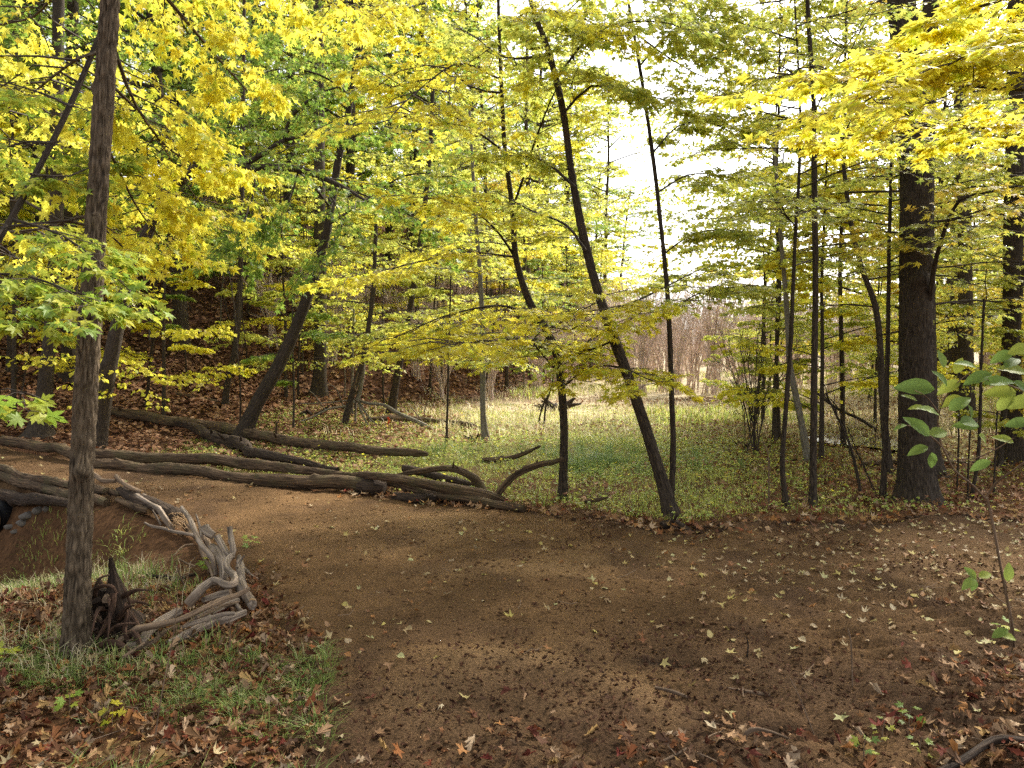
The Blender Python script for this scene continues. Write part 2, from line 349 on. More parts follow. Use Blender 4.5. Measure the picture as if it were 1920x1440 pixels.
# ------------------------------------------------------------------ path outline (plan view)
def flat(px, py):
    p = W(px, py, 1.0) - np.array([0, 0, CAMZ]); d = CAMZ / max(-p[2], 0.02); return (p[0] * d, d)
PATH = [flat(*q) for q in [(-420, 812), (0, 843), (170, 870), (330, 893), (500, 915), (700, 927), (1000, 958), (1150, 985), (1280, 1003), (1500, 982), (1700, 978), (1920, 972), (2500, 975)]]
PATH += [(9.5, 5.5), (8.0, 3.2), (4.5, 1.6), (2.2, 0.5), (-0.9, 0.5)]
PATH += [flat(*q) for q in [(540, 1440), (560, 1330), (545, 1240), (505, 1170), (470, 1090), (420, 1035), (345, 985), (240, 950), (130, 920), (0, 888), (-420, 850)]]
PATH = np.array(PATH)
def path_sd(x, y):
    x = np.asarray(x, float); y = np.asarray(y, float); sh = x.shape; x = x.ravel(); y = y.ravel()
    best = np.full(x.shape, 1e9); inside = np.zeros(x.shape, bool)
    n = len(PATH)
    for i in range(n):
        ax, ay = PATH[i]; bx, by = PATH[(i + 1) % n]
        dx, dy = bx - ax, by - ay; t = np.clip(((x - ax) * dx + (y - ay) * dy) / (dx * dx + dy * dy), 0, 1)
        best = np.minimum(best, np.hypot(x - ax - t * dx, y - ay - t * dy))
        c = ((ay > y) != (by > y)) & (x < (bx - ax) * (y - ay) / ((by - ay) if abs(by - ay) > 1e-9 else 1e-9) + ax)
        inside ^= c
    return (np.where(inside, -best, best)).reshape(sh)

def grid(xs, ys, zf):
    X, Y = np.meshgrid(xs, ys); Z = zf(X, Y); V = np.stack([X, Y, Z], -1).reshape(-1, 3)
    nx, ny = len(xs), len(ys); i = np.arange(ny - 1)[:, None] * nx; j = np.arange(nx - 1)[None]
    return V, np.stack([i + j, i + j + 1, i + nx + j + 1, i + nx + j], -1).reshape(-1, 4)

def gcolor(x, y):
    """real colours of the forest floor by place"""
    c = np.zeros((len(x), 3)); litter = np.array([0.085, 0.042, 0.025]); mead = np.array([0.20, 0.17, 0.07]); soil = np.array([0.11, 0.056, 0.026]); strawc = np.array([0.46, 0.38, 0.25])
    hd = hill_d(x, y); a = sstep(-3.5, 0.3, hd + 1.2 * n2(x, y, 0.5, 2, 31) + 2.5 * sstep(-1, -3, x) * sstep(9, 10.5, y))[:, None]
    b = sstep(8.5, 12, y)[:, None] * (1 - a)
    c = soil * (1 - a) + litter * a
    far = sstep(13, 19, y + 2 * n2(x, y, 0.4, 2, 77))[:, None]
    m = mead * (1 - far) + strawc * far
    return c * (1 - b) + m * b

def axis(lo, hi, c0, fine, grow):
    a = [c0]; s = fine
    while a[-1] < hi: a.append(a[-1] + s); s *= grow
    b = [c0]; s = fine
    while b[-1] > lo: b.append(b[-1] - s); s *= grow
    return np.array(b[:0:-1] + a)
xs = axis(-220, 260, -1.0, 0.07, 1.016); ys = axis(-60, 330, 5.0, 0.06, 1.016)
def gz(x, y): 
    s = path_sd(x, y)
    return H(x, y) - 0.05 * sstep(0.05, -0.25, s) + 0.018 * n2(x, y, 3.0, 3, 21) * sstep(60, 10, y)
V, Q = grid(xs, ys, gz)
ground = link('ground', Buf().add(V, q=Q).mesh('ground', M['ground'], attr=None, color=gcolor(V[:, 0], V[:, 1]))); tag(ground, 'brown leafy forest floor and meadow rising to the hillside', kind='structure')

# dirt path: its own finely uneven sheet
xs = np.concatenate([np.linspace(-10, -7, 40, endpoint=False), np.arange(-7, 7, 0.028), np.linspace(7, 10, 60)])
yv = [1.2]
while yv[-1] < 13.0: yv.append(yv[-1] + max(0.016, 0.0055 * yv[-1]))
ys = np.array(yv)
X, Y = np.meshgrid(xs, ys)
sdp = path_sd(X, Y) + 0.10 * n2(X, Y, 1.6, 3, 51) + 0.03 * n2(X, Y, 8, 2, 52)
base = H(X, Y)
near = sstep(6.5, 3.2, Y)
b1 = 0.022 * n2(X, Y, 1.3, 2, 61); b2 = 0.012 * n2(X, Y, 6, 3, 62); b3 = 0.012 * n2(X, Y, 15, 4, 63)
chop = sstep(0.0, 0.5, n2(X, Y, 0.8, 2, 64)) * 0.5 + 0.5
ruts = 0.02 * np.sin((Y * 0.97 + X * 0.12 + 0.08 * n2(X, Y, 1.2, 2, 65)) * 46) * sstep(1.2, 1.7, X) * sstep(4.2, 3.4, X) * sstep(2.7, 3.2, Y) * sstep(5.3, 4.6, Y) * sstep(-0.5, 0.4, n2(X, Y, 1.1, 2, 66))
swirl = 0.013 * np.sin(np.hypot(X + 0.4, (Y - 2.6) * 1.0) * 17 + 2.0 * n2(X, Y, 0.7, 2, 67)) * sstep(7.5, 5.0, Y)
Z = base + 0.02 + b1 + b2 * chop + b3 * chop + ruts + swirl
holes = [tuple(flat(1480, 1388)) + (0.16, 0.09), tuple(flat(1330, 1372)) + (0.10, 0.04), tuple(flat(1240, 1255)) + (0.16, 0.03)]
hm = np.zeros_like(X)
for hx, hy, hr, hd_ in holes:
    e = np.exp(-(((X - hx) / hr) ** 2 + ((Y - hy) / (hr * 0.45)) ** 2) * (1 + 0.3 * n2(X, Y, 9, 2, 5))); Z = Z - hd_ * e; hm = np.maximum(hm, e)
Z = Z - 0.10 * sstep(-0.10, 0.22, sdp)
# berm of scraped earth along the far edge
Z = Z + 0.05 * np.exp(-((sdp + 0.06) / 0.14) ** 2) * sstep(0.0, 0.6, X) * sstep(-0.1, 0.3, n2(X, Y, 1.6, 3, 71)) 
keep = sdp < 0.32
nx = len(xs); i = np.arange(len(ys) - 1)[:, None] * nx; j = np.arange(nx - 1)[None]
Q = np.stack([i + j, i + j + 1, i + nx + j + 1, i + nx + j], -1).reshape(-1, 4)
kk = keep.ravel(); Q = Q[kk[Q].all(1)]
used = np.zeros(len(kk), bool); used[Q.ravel()] = True; re = np.cumsum(used) - 1
V = np.stack([X, Y, Z], -1).reshape(-1, 3)[used]; Q = re[Q]
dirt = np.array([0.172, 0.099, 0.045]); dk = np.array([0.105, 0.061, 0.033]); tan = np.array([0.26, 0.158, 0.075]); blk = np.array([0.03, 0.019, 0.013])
xf, yf, sf = V[:, 0], V[:, 1], sdp.ravel()[used]
a = sstep(-0.15, 0.7, n2(xf, yf, 0.9, 4, 81))[:, None]; col = dirt * (1 - a) + tan * a
moist_shade = np.clip(0.75 * sstep(4.2, 2.7, yf + 1.3 * n2(xf, yf, 1.5, 3, 82)) + 0.55 * sstep(-2.2, -3.6, xf) + 0.55 * sstep(0.6, 2.8, xf + 0.8 * n2(xf, yf, 1.1, 3, 85)) + 0.7 * sstep(-0.35, -0.02, sf) * sstep(-1.5, 0.5, xf) + 0.5 * sstep(0.15, 0.5, n2(xf, yf, 2.4, 3, 83)), 0, 1)[:, None]  # damp dirt, plus shade painted into the colour at the far left
col = col * (1 - moist_shade) + dk * moist_shade
bh = hm.ravel()[used][:, None]; col = col * (1 - bh) + blk * bh
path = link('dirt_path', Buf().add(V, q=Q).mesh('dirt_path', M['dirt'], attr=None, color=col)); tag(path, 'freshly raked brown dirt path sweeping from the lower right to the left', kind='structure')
PXS, PYS, PZG, PSD = xs, ys, Z, sdp
def surf(x, y):
    """top of the ground or the path at x,y"""
    x = np.asarray(x, float); y = np.asarray(y, float)
    g = gz(x, y)
    i = np.clip(np.searchsorted(PXS, x), 1, len(PXS) - 1); j = np.clip(np.searchsorted(PYS, y), 1, len(PYS) - 1)
    i = np.where(np.abs(PXS[i - 1] - x) < np.abs(PXS[i] - x), i - 1, i); j = np.where(np.abs(PYS[j - 1] - y) < np.abs(PYS[j] - y), j - 1, j)
    ins = (x > PXS[0]) & (x < PXS[-1]) & (y > PYS[0]) & (y < PYS[-1]) & (PSD[j, i] < 0.3)
    return np.where(ins, np.maximum(g, PZG[j, i]), g)

# ------------------------------------------------------------------ leaf shapes
def polar(half, base=(0, -0.12)):
    pts = [(r * math.sin(math.radians(a)), r * math.cos(math.radians(a))) for a, r in half]
    pts += [(-r * math.sin(math.radians(a)), r * math.cos(math.radians(a))) for a, r in reversed(half[1:])]
    return np.array(pts)
def fan(outline, bend=0.2, fold=0.15, curl=0.0, seed=0, wav=0.05):
    rs = np.random.default_rng(seed); n = len(outline)
    o = np.vstack([[0, 0.12], outline]); r2 = (o ** 2).sum(1)
    z = -bend * o[:, 1] ** 2 * np.sign(o[:, 1]) * 0.8 + fold * np.abs(o[:, 0]) + curl * r2 + rs.normal(0, wav, n + 1) * (r2 > 0.2)
    V = np.column_stack([o, z]); i = np.arange(n)
    return V, np.stack([np.zeros(n, int), 1 + (i + 1) % n, 1 + i], 1)
HQ = polar([(0, 1.0), (9, .70), (18, .72), (26, .40), (37, .62), (50, .90), (59, .60), (70, .60), (82, .32), (98, .42), (112, .55), (127, .30), (160, .16)])
MQ = polar([(0, 1.0), (25, .40), (50, .88), (80, .34), (112, .52), (158, .17)])
LQ = polar([(0, 1.0), (48, .72), (105, .45)])
OV = np.array([(0, 1.0), (.16, .82), (.29, .55), (.31, .28), (.2, .06), (0, 0), (-.2, .06), (-.31, .28), (-.29, .55), (-.16, .82)]) 
OAK = np.array([(0, 1.0), (.1, .9), (.24, .84), (.14, .70), (.34, .58), (.17, .46), (.27, .30), (.1, .2), (.04, 0), (-.04, 0), (-.1, .2), (-.25, .28), (-.16, .44), (-.33, .60), (-.13, .72), (-.22, .86), (-.09, .92)])
TPL = {
 'hq': [fan(HQ, b, f, c, s, 0.04) for b, f, c, s in ((.2, .1, 0, 1), (.3, -.12, .05, 2), (.1, .2, -.1, 3), (.35, .05, 0, 4))],
 'mq': [fan(MQ, b, f, c, s, 0.06) for b, f, c, s in ((.2, .1, 0, 1), (.3, -.15, .05, 2), (.1, .22, -.1, 3), (.35, .05, 0, 4))],
 'lq': [fan(LQ, b, f, c, s, 0.08) for b, f, c, s in ((.2, .15, 0, 1), (.3, -.2, .05, 2), (.1, .25, 0, 3))],
 'oval': [fan(OV, b, f, 0, s, 0.03) for b, f, s in ((.15, .25, 1), (.3, .15, 2), (.0, .35, 3))],
 'dry': [fan(MQ, b, f, c, s, 0.13) for b, f, c, s in ((.3, .3, .35, 1), (-.4, .3, .2, 2), (.2, -.4, -.35, 3), (.5, .5, .1, 4), (-.2, .2, .6, 5), (.1, .1, .05, 6))],
 'dry_oval': [fan(OV * np.array([1.25, 1]), b, f, c, s, 0.09) for b, f, c, s in ((.4, .5, .1, 1), (-.4, .4, .3, 2), (.2, -.5, -.1, 3))],
 'oak': [fan(OAK * np.array([w_, 1]), b, f, c, s, 0.10) for w_, b, f, c, s in ((1, .6, .9, .1, 1), (.8, -.6, .8, .3, 2), (1.1, .4, -.8, -.3, 3), (.7, .2, 1.4, .2, 4), (1.2, -.3, .3, .5, 5))],
 'dryhq': [fan(HQ, b, f, c, s, 0.09) for b, f, c, s in ((.2, .2, .3, 1), (-.3, .2, .15, 2), (.2, -.3, -.25, 3), (.3, .35, .1, 4), (.05, .05, .05, 6))],
}
def frames(t, n):
    t = t / (np.linalg.norm(t, axis=1, keepdims=True) + 1e-9)
    n = n - t * (n * t).sum(1, keepdims=True); n /= np.linalg.norm(n, axis=1, keepdims=True) + 1e-9
    return np.cross(t, n), t, n
def leaves(buf, pos, t, n, s, kind):
    if len(pos) == 0: return buf
    X_, T_, N_ = frames(t, n); tp = TPL[kind]; k = RNG.integers(0, len(tp), len(pos)); s = np.asarray(s)
    for i, (V, F) in enumerate(tp):
        m = k == i
        if not m.any(): continue
        v = pos[m][:, None] + s[m][:, None, None] * (V[None, :, 0:1] * X_[m][:, None] + V[None, :, 1:2] * T_[m][:, None] + V[None, :, 2:3] * N_[m][:, None])
        f = F[None] + (np.arange(m.sum()) * len(V))[:, None, None]
        buf.add(v.reshape(-1, 3), t=f.reshape(-1, 3))
    return buf
_leafmesh = {}
def leaf_mesh(kind, i, mat):
    k = (kind, i, mat)
    if k not in _leafmesh:
        V_, F_ = TPL[kind][i]; _leafmesh[k] = Buf().add(V_, t=F_).mesh('leaf', M[mat], attr=None)
    return _leafmesh[k]
def leaf_objects(parent, base, pos, t, n, s, kind, mat, name='leaf'):
    X_, T_, N_ = frames(t, n)
    for i in range(len(pos)):
        o = bpy.data.objects.new(name, leaf_mesh(kind, int(RNG.integers(0, len(TPL[kind]))), mat)); COL.objects.link(o); o.parent = parent
        p = pos[i] - base; a, b, c = X_[i] * s[i], T_[i] * s[i], N_[i] * s[i]
        o.matrix_basis = Matrix(((a[0], b[0], c[0], p[0]), (a[1], b[1], c[1], p[1]), (a[2], b[2], c[2], p[2]), (0, 0, 0, 1)))
def pick_largest(pos, s, k):
    px, py, d = project(pos); sc_ = s / d; ok = (px > -20) & (px < 1940) & (py > -20) & (py < 1460) & (pos[:, 1] > 0.3)
    sc_ = np.where(ok, sc_, 0); idx = np.argsort(-sc_)[:k]; idx = idx[sc_[idx] > 0]
    m = np.zeros(len(pos), bool); m[idx] = True; return m

# ------------------------------------------------------------------ growth: boughs > shoots > twigs > leaves
UP = np.array([0, 0, 1.0])
def resample(P, K):
    P = np.asarray(P, float)
    if len(P) > 2:
        C, _ = catmull(P, np.ones(len(P)), 0.08)
    else: C = P
    L = np.concatenate([[0], np.cumsum(np.linalg.norm(np.diff(C, axis=0), axis=1))]); t = np.linspace(0, L[-1], K)
    return np.stack([np.interp(t, L, C[:, i]) for i in range(3)], 1)
def grow(P, S, ang, Lf, K=4, droop=0.12, t0=0.15, zn=0.12, taper=0.45, rise=0.0):
    """P (N,k,3) -> (N*S,K,3) side shoots, alternating, mostly in the flat of the bough"""
    N_, k, _ = P.shape
    t = (np.arange(S)[None] + RNG.uniform(0.1, 0.9, (N_, S))) / S * (1 - t0) + t0; t = np.clip(t, 0, 0.995)
    f = t * (k - 1); i = np.minimum(f.astype(int), k - 2); f = f - i; n = np.arange(N_)[:, None]
    o = P[n, i] * (1 - f[..., None]) + P[n, i + 1] * f[..., None]
    d = P[n, i + 1] - P[n, i]; ln = np.linalg.norm(d, axis=-1, keepdims=True) + 1e-9; d = d / ln
    tot = np.linalg.norm(np.diff(P, axis=1), axis=2).sum(1)
    a = np.where((np.arange(S)[None] + RNG.integers(0, 2, (N_, 1))) % 2 == 0, 1, -1) * RNG.uniform(ang * 0.65, ang * 1.3, (N_, S))
    c, s_ = np.cos(a), np.sin(a)
    dx = d[..., 0] * c - d[..., 1] * s_; dy = d[..., 0] * s_ + d[..., 1] * c; dz = d[..., 2] * 0.5 + RNG.normal(0, zn, (N_, S)) + rise
    D = np.stack([dx, dy, dz], -1); D /= np.linalg.norm(D, axis=-1, keepdims=True) + 1e-9
    L_ = tot[:, None] * Lf * (1 - taper * t) * RNG.uniform(0.6, 1.25, (N_, S))
    u = np.linspace(0, 1, K)
    Q_ = o[:, :, None] + D[:, :, None] * (L_[..., None, None] * u[None, None, :, None])
    Q_[..., 2] -= droop * L_[..., None] * u ** 2
    Q_[..., 1:, :] += RNG.normal(0, 0.035, (N_, S, K - 1, 3)) * L_[..., None, None]
    return Q_.reshape(-1, K, 3)
def leaf_sites(T_, nl, size, pet=0.8, tilt=0.38, droop=0.35, end=True):
    M_, K, _ = T_.shape
    t = (np.arange(nl)[None] + RNG.uniform(0.2, 1.0, (M_, nl))) / nl; t = np.clip(t, 0, 0.999)
    f = t * (K - 1); i = np.minimum(f.astype(int), K - 2); f = f - i; n = np.arange(M_)[:, None]
    o = T_[n, i] * (1 - f[..., None]) + T_[n, i + 1] * f[..., None]
    d = T_[n, i + 1] - T_[n, i]; d /= np.linalg.norm(d, axis=-1, keepdims=True) + 1e-9
    a = RNG.uniform(-1.3, 1.3, (M_, nl)); c, s_ = np.cos(a), np.sin(a)
    D = np.stack([d[..., 0] * c - d[..., 1] * s_, d[..., 0] * s_ + d[..., 1] * c, d[..., 2] * 0.4 - droop * RNG.uniform(0.2, 1.6, (M_, nl))], -1).reshape(-1, 3)
    D /= np.linalg.norm(D, axis=1, keepdims=True) + 1e-9
    s = size * RNG.uniform(0.6, 1.25, len(D))
    pos = o.reshape(-1, 3) + D * (s * pet)[:, None]; pos[:, 2] -= s * 0.15
    nrm = UP[None] + RNG.normal(0, tilt, (len(D), 3))
    return pos, D, nrm, s

def foliage(boughs, S1=9, S2=5, nl=6, size=0.055, l1=0.42, l2=0.38, tilt=0.38, droop=0.12, r0=0.012, ldroop=0.35, twigbuf=None, t0=0.12, zn=0.12, rise=0.0):
    B_ = np.stack([resample(b, 7) for b in boughs])
    A1 = grow(B_, S1, 0.95, l1, 5, droop, t0, zn, rise=rise)
    A2 = grow(A1, S2, 0.8, l2, 3, droop * 0.6, 0.2, zn)
    tw = np.concatenate([A2, resample_batch(A1[:, -3:], 3)])
    L1 = np.linalg.norm(np.diff(A1, axis=1), axis=2).sum(1)
    if twigbuf is not None:
        ra = np.clip(L1 * 0.0085, 0.0015, r0)[:, None] * np.linspace(1, 0.35, 5)[None]
        tubes_batch(twigbuf, A1, ra, 4)
        tubes_batch(twigbuf, A2, np.full((len(A2), 3), 0.0016) * np.array([[1.2, 1, 0.6]]) * (size / 0.055), 3)
    return leaf_sites(tw, nl, size, tilt=tilt, droop=ldroop)
def resample_batch(P, K):
    t = np.linspace(0, P.shape[1] - 1, K); i = np.minimum(t.astype(int), P.shape[1] - 2); f = (t - i)[None, :, None]
    return P[:, i] * (1 - f) + P[:, i + 1] * f

def auto_boughs(trunk, n, f0, f1, length, rise=0.25, az=None, droop=0.25, seed=0, crown=False):
    C = resample(trunk, 40); out = []
    for k in range(n):
        f = f0 + (f1 - f0) * (k + random.random()) / n; o = C[int(f * 39)]
        a = random.uniform(0, 2 * PI) if az is None else random.uniform(*az)
        L_ = length * (random.uniform(0.6, 1.2) * (1 - 0.45 * f) if not crown else random.choice([.35, .7, .9, 1.2]) * random.uniform(.7, 1.1) * (.55 + .5 * math.sin(PI * min(1, f) ** .8)))
        d = np.array([math.cos(a), math.sin(a), rise * random.uniform(0.4, 1.6)]); sd_ = np.array([-math.sin(a), math.cos(a), 0]) * random.uniform(-0.2, 0.2)
        out.append(np.array([o, o + d * L_ * 0.35 + sd_ * L_ * 0.3, o + d * L_ * 0.7 + sd_ * L_ * 0.2 + UP * (-droop * L_ * 0.12), o + d * L_ + UP * (-droop * L_ * 0.35)]))
    return out

def tree(name, label, cat, trunk, radii, boughs, bough_r, mat, bark, sides=12, step=0.08, group=None, nparts=0, ridge=0.0, rough=0.12, knots=3, flare=(0.18, 0.5, 5), size=0.055, kind='mq', partkind='hq', base=None, wob=0.0, groove=14.0, extra=None, **fk):
    base = np.array(trunk[0]) if base is None else np.asarray(base)
    root = empty(name, base, label, cat, group)
    b = Buf(); tube(b, trunk, radii, sides, step, seed=random.randint(0, 999), rough=rough, ridge=ridge, knots=knots, flare=flare, wob=wob, groove=groove)
    link('trunk', b.mesh('trunk', M[bark], off=base), root)
    for P, r in zip(boughs, bough_r):
        bb = Buf(); tube(bb, P, [r] + [r * (1 - 0.75 * i / (len(P) - 1)) for i in range(1, len(P))], 6, 0.12, seed=random.randint(0, 999), rough=0.15, wob=0.012)
        link('branch', bb.mesh('branch', M[bark], off=base), root)
    if extra:
        for P, R in extra:
            bb = Buf(); tube(bb, P, R, 8, 0.1, seed=random.randint(0, 999), rough=0.15, wob=0.01); link('branch', bb.mesh('branch', M[bark], off=base), root)
    if len(boughs) and mat:
        tb = Buf(); pos, t, n, s = foliage(boughs, size=size, twigbuf=tb, **fk)
        link('twigs', tb.mesh('twigs', M['twig'], off=base, attr=None), root)['kind'] = 'stuff'
        pk = pick_largest(pos, s, nparts) if nparts else np.zeros(len(pos), bool)
        cb = leaves(Buf(), pos[~pk], t[~pk], n[~pk], s[~pk], kind)
        link('crown', cb.mesh('crown', M[mat], off=base, attr=None), root)['kind'] = 'stuff'
        if pk.any(): leaf_objects(root, base, pos[pk], t[pk], n[pk], s[pk], partkind, mat)
    return root
def line(pts, d0, d1=None):
    """photo outline points -> world points at distances d0..d1 (or per-point third value)"""
    n = len(pts); out = []
    for i, p in enumerate(pts):
        d = p[2] if len(p) > 2 else d0 + ((d1 if d1 is not None else d0) - d0) * i / max(1, n - 1)
        out.append(W(p[0], p[1], d))
    return out
def stem(pts, d=None, lean=0.0):
    """trunk whose foot is where pts[0] meets the ground; the rest stays at that distance (+lean per point)"""
    b = G(*pts[0][:2]); b[2] -= 0.04; out = [b]
    for i, p in enumerate(pts[1:], 1): out.append(W(p[0], p[1], b[1] + lean * i / (len(pts) - 1)))
    return out, b[1]
def pr(wpx, d): return wpx / 2 / FPX * d

# ------------------------------------------------------------------ named trees in front
# T1 rough-barked trunk, left foreground
P, d = stem([(142, 1236), (146, 1100), (153, 900), (163, 700), (176, 480), (190, 250), (206, 0), (216, -250), (222, -700), (215, -1300)], lean=0.25)
R = [pr(x * .77, d) for x in (58, 55, 50, 46, 43, 41, 38, 34, 28, 16)]
bo = [line([(205, 60, 4.0), (255, 200, 4.3), (330, 285, 4.7), (440, 330, 5.1)], 4), line([(214, -120, 4.0), (330, 20, 4.4), (430, 130, 4.8), (480, 190, 5.2)], 4),
      line([(215, -250, 4.0), (380, -120, 4.5), (560, -20, 5.0), (700, 40, 5.5)], 4), line([(190, 250, 3.95), (240, 360, 4.5), (290, 430, 4.9), (330, 480, 5.3)], 4),
      line([(200, 90, 4.0), (120, 130, 4.6), (40, 190, 5.2), (-80, 260, 5.6)], 4), line([(180, 400, 3.9), (110, 420, 4.5), (30, 440, 5.0), (-60, 470, 5.5)], 4),
      line([(214, -180, 4.0), (130, -60, 4.6), (60, 30, 5.0), (-60, 60, 5.5)], 4), line([(200, 150, 4.0), (280, 240, 4.6), (350, 350, 5.2), (400, 420, 5.6)], 4), line([(215, -300, 4.0), (330, -180, 4.8), (420, -60, 5.4), (500, 60, 6)], 4)]
tree('maple_tree', 'maple with rough flaking grey brown trunk beside the rotten stump, bright yellow leaves', 'tree', P, R, bo, [.012, .014, .016, .009, .010, .008, .014, .009, .013], 'yellow', 'bark_grey',
     sides=72, step=0.012, nparts=300, ridge=0.010, rough=0.07, knots=5, flare=(0.10, 0.35, 4), size=0.046, groove=26, S1=18, S2=6, nl=5, l1=0.38, tilt=0.6, ldroop=0.8)

# slanting maple whose trunk crosses behind it at the top
P = [np.array([-3.9, 3.3, surf(-3.9, 3.3) - .05])] + line([(-230, 760), (-100, 600), (12, 425), (70, 320), (130, 200), (185, 70), (235, -60), (330, -300)], 3.5, 4.6)
bo = [line([(20, 410, 3.6), (120, 440, 3.5), (200, 500, 3.4), (260, 560, 3.4)], 3), line([(-40, 510, 3.6), (30, 520, 3.4), (110, 540, 3.2), (170, 570, 3.1)], 3),
      line([(60, 330, 3.7), (130, 330, 4.0), (210, 290, 4.3)], 3), line([(12, 425, 3.6), (-20, 470, 3.4), (10, 560, 3.2), (60, 600, 3.1)], 3),
      line([(135, 200, 3.9), (60, 170, 4.2), (-40, 150, 4.6)], 3), line([(100, 270, 3.8), (30, 270, 4.4), (-60, 300, 4.8)], 3)]
tree('maple_tree', 'slim maple slanting up to the right behind the rough trunk, greener leaves below', 'tree', P, [.036, .03, .026, pr(12, 3.5), pr(11, 3.6), pr(11, 3.8), pr(10, 4), .011, .008], bo, [.007, .008, .008, .007, .008, .008], 'near_green', 'bark_mid',
     sides=14, step=0.06, nparts=220, size=0.041, S1=12, S2=5, nl=5, l1=0.40, tilt=0.45, ldroop=0.4)
# low spray coming in at the left edge
P = [np.array([-2.6, 2.3, surf(-2.6, 2.3) - .03])] + line([(-330, 1000), (-200, 820), (-120, 720)], 2.25, 2.1)
tree('maple_sapling', 'thin sapling at the left edge holding a low spray of yellow green leaves', 'sapling', P, [.012, .010, .008, .005], [line([(-200, 820, 2.2), (-80, 760, 2.15), (10, 735, 2.1), (90, 760, 2.1)], 2)], [.004], 'near_green', 'bark_mid', sides=7, nparts=60, size=0.045, S1=5, S2=2, nl=3, l1=0.3, knots=0, flare=None)

# overhanging maple, right
P = [np.array([3.9, 3.8, surf(3.9, 3.8) - .05]), np.array([3.85, 3.85, 1.2]), np.array([3.8, 3.9, 2.4]), np.array([3.9, 4.0, 4.0]), np.array([3.8, 4.1, 6.5])]
bo = [[P[2]] + line([(2100, 200, 4.1), (1900, 168, 4.1), (1690, 152, 4.0), (1450, 140, 3.9)], 4), [P[2]] + line([(2150, 90, 4.0), (1920, 72, 3.7), (1760, 110, 3.6), (1610, 190, 3.5)], 4),
      [P[3]] + line([(2000, -40, 4.2), (1850, 10, 4.3), (1700, 60, 4.4)], 4), [P[2]] + line([(2050, 260, 4.3), (1900, 240, 4.5), (1700, 245, 4.7), (1520, 260, 4.9)], 4), [P[3]] + line([(2050, 20, 3.6), (1900, 60, 3.4), (1780, 120, 3.3)], 4)]
tree('maple_tree', 'overhanging maple at the right edge, flat sprays of yellow leaves across the big trunk', 'tree', P, [.09, .08, .07, .06, .04], bo, [.016, .014, .014, .013, .012], 'yellow', 'bark_mid',
     sides=16, nparts=300, size=0.052, S1=20, S2=7, nl=6, l1=0.26, tilt=0.28, ldroop=0.18, t0=0.25, zn=0.07, droop=0.08)

# T6 winding sapling in the middle
P, d = stem([(1055, 936), (1057, 800), (1047, 680), (1022, 615), (990, 560), (967, 480), (962, 400), (948, 290), (941, 180), (936, 60), (932, -120), (930, -420)], lean=-0.2)
q = lambda L, a, b: line(L, a, b)
bo = [q([(965, 478), (930, 430), (870, 385), (790, 370)], d, d - 1.6), q([(1020, 612), (950, 575), (850, 590), (740, 635)], d, d - 1.2), q([(946, 285), (880, 235), (800, 190), (690, 120)], d, d - 1.0),
      q([(960, 400), (1000, 270), (1040, 170), (1070, 140)], d, d - 1.2), q([(940, 175), (880, 160), (800, 80), (700, 40)], d, d - .5), q([(1040, 680), (1100, 640), (1180, 600), (1220, 570)], d, d - 1.2),
      q([(966, 480), (860, 475), (740, 500), (640, 520)], d, d - 1), q([(1052, 730), (1110, 690), (1170, 690), (1230, 720)], d, d - 1.5), q([(936, 60), (1000, 20), (1080, 30), (1150, 60)], d, d - 1.2),
      q([(941, 150), (860, 120), (760, 190), (720, 240)], d, d - 2), q([(1035, 650), (960, 640), (880, 640), (800, 640)], d, d - 2), q([(934, -60), (860, -40), (760, 20), (640, 0)], d, d - 1.4), q([(1050, 700), (1000, 640), (1060, 600), (1130, 560)], d, d - 2)]
tree('maple_tree', 'slender S-bent maple rising from the path edge behind the end of the logs', 'tree', P, [pr(x * .76, d) for x in (21, 19, 19, 18, 17, 14, 13, 10, 9, 7, 5, 4)], bo, [.014, .016, .014, .014, .012, .012, .010, .012, .011, .011, .01, .01, .01], 'yellow', 'bark_dark',
     sides=20, step=0.03, nparts=300, size=0.052, S1=16, S2=7, nl=6, l1=0.40, tilt=0.36, ldroop=0.3, zn=0.13, ridge=0.003, rough=.1)

# T7 leaning + T8 thin companion
P, d = stem([(1262, 972), (1238, 890), (1190, 740), (1135, 590), (1100, 470), (1074, 340), (1056, 210), (1030, 100), (995, 0), (960, -180), (930, -420)], lean=0.5)
bo = [q([(1100, 470), (1060, 420), (1000, 395), (930, 360)], d, d + .8), q([(1080, 350), (1020, 300), (950, 290), (880, 300)], d, d + .5), q([(1058, 215), (1110, 160), (1180, 170), (1260, 190)], d, d - .5),
      q([(1135, 590), (1200, 560), (1280, 520), (1330, 500)], d, d + 1), q([(1030, 100), (950, 110), (880, 60), (800, 30)], d, d + 1), q([(1040, 150), (1120, 60), (1220, 40), (1300, 60)], d, d - .5), q([(1150, 640), (1090, 660), (1050, 640), (980, 660)], d, d + 1), q([(960, -150), (1100, -60), (1200, 0), (1330, 20)], d, d + .5)]
tree('leaning_tree', 'dark young tree leaning left, forked at the foot with a thin stem', 'tree', P, [pr(x * .74, d) for x in (34, 30, 27, 24, 21, 18, 17, 14, 12, 9, 6)], bo, [.016, .014, .013, .012, .013, .012, .01, .012], 'lime', 'bark_dark',
     sides=28, step=0.02, nparts=120, size=0.050, S1=14, S2=6, nl=6, l1=0.42, tilt=0.34, ridge=0.004, groove=18)
P, d = stem([(1258, 955), (1262, 840), (1258, 700), (1252, 560), (1240, 430), (1225, 300), (1208, 180), (1195, 100), (1178, 0), (1150, -250)], lean=0.2)
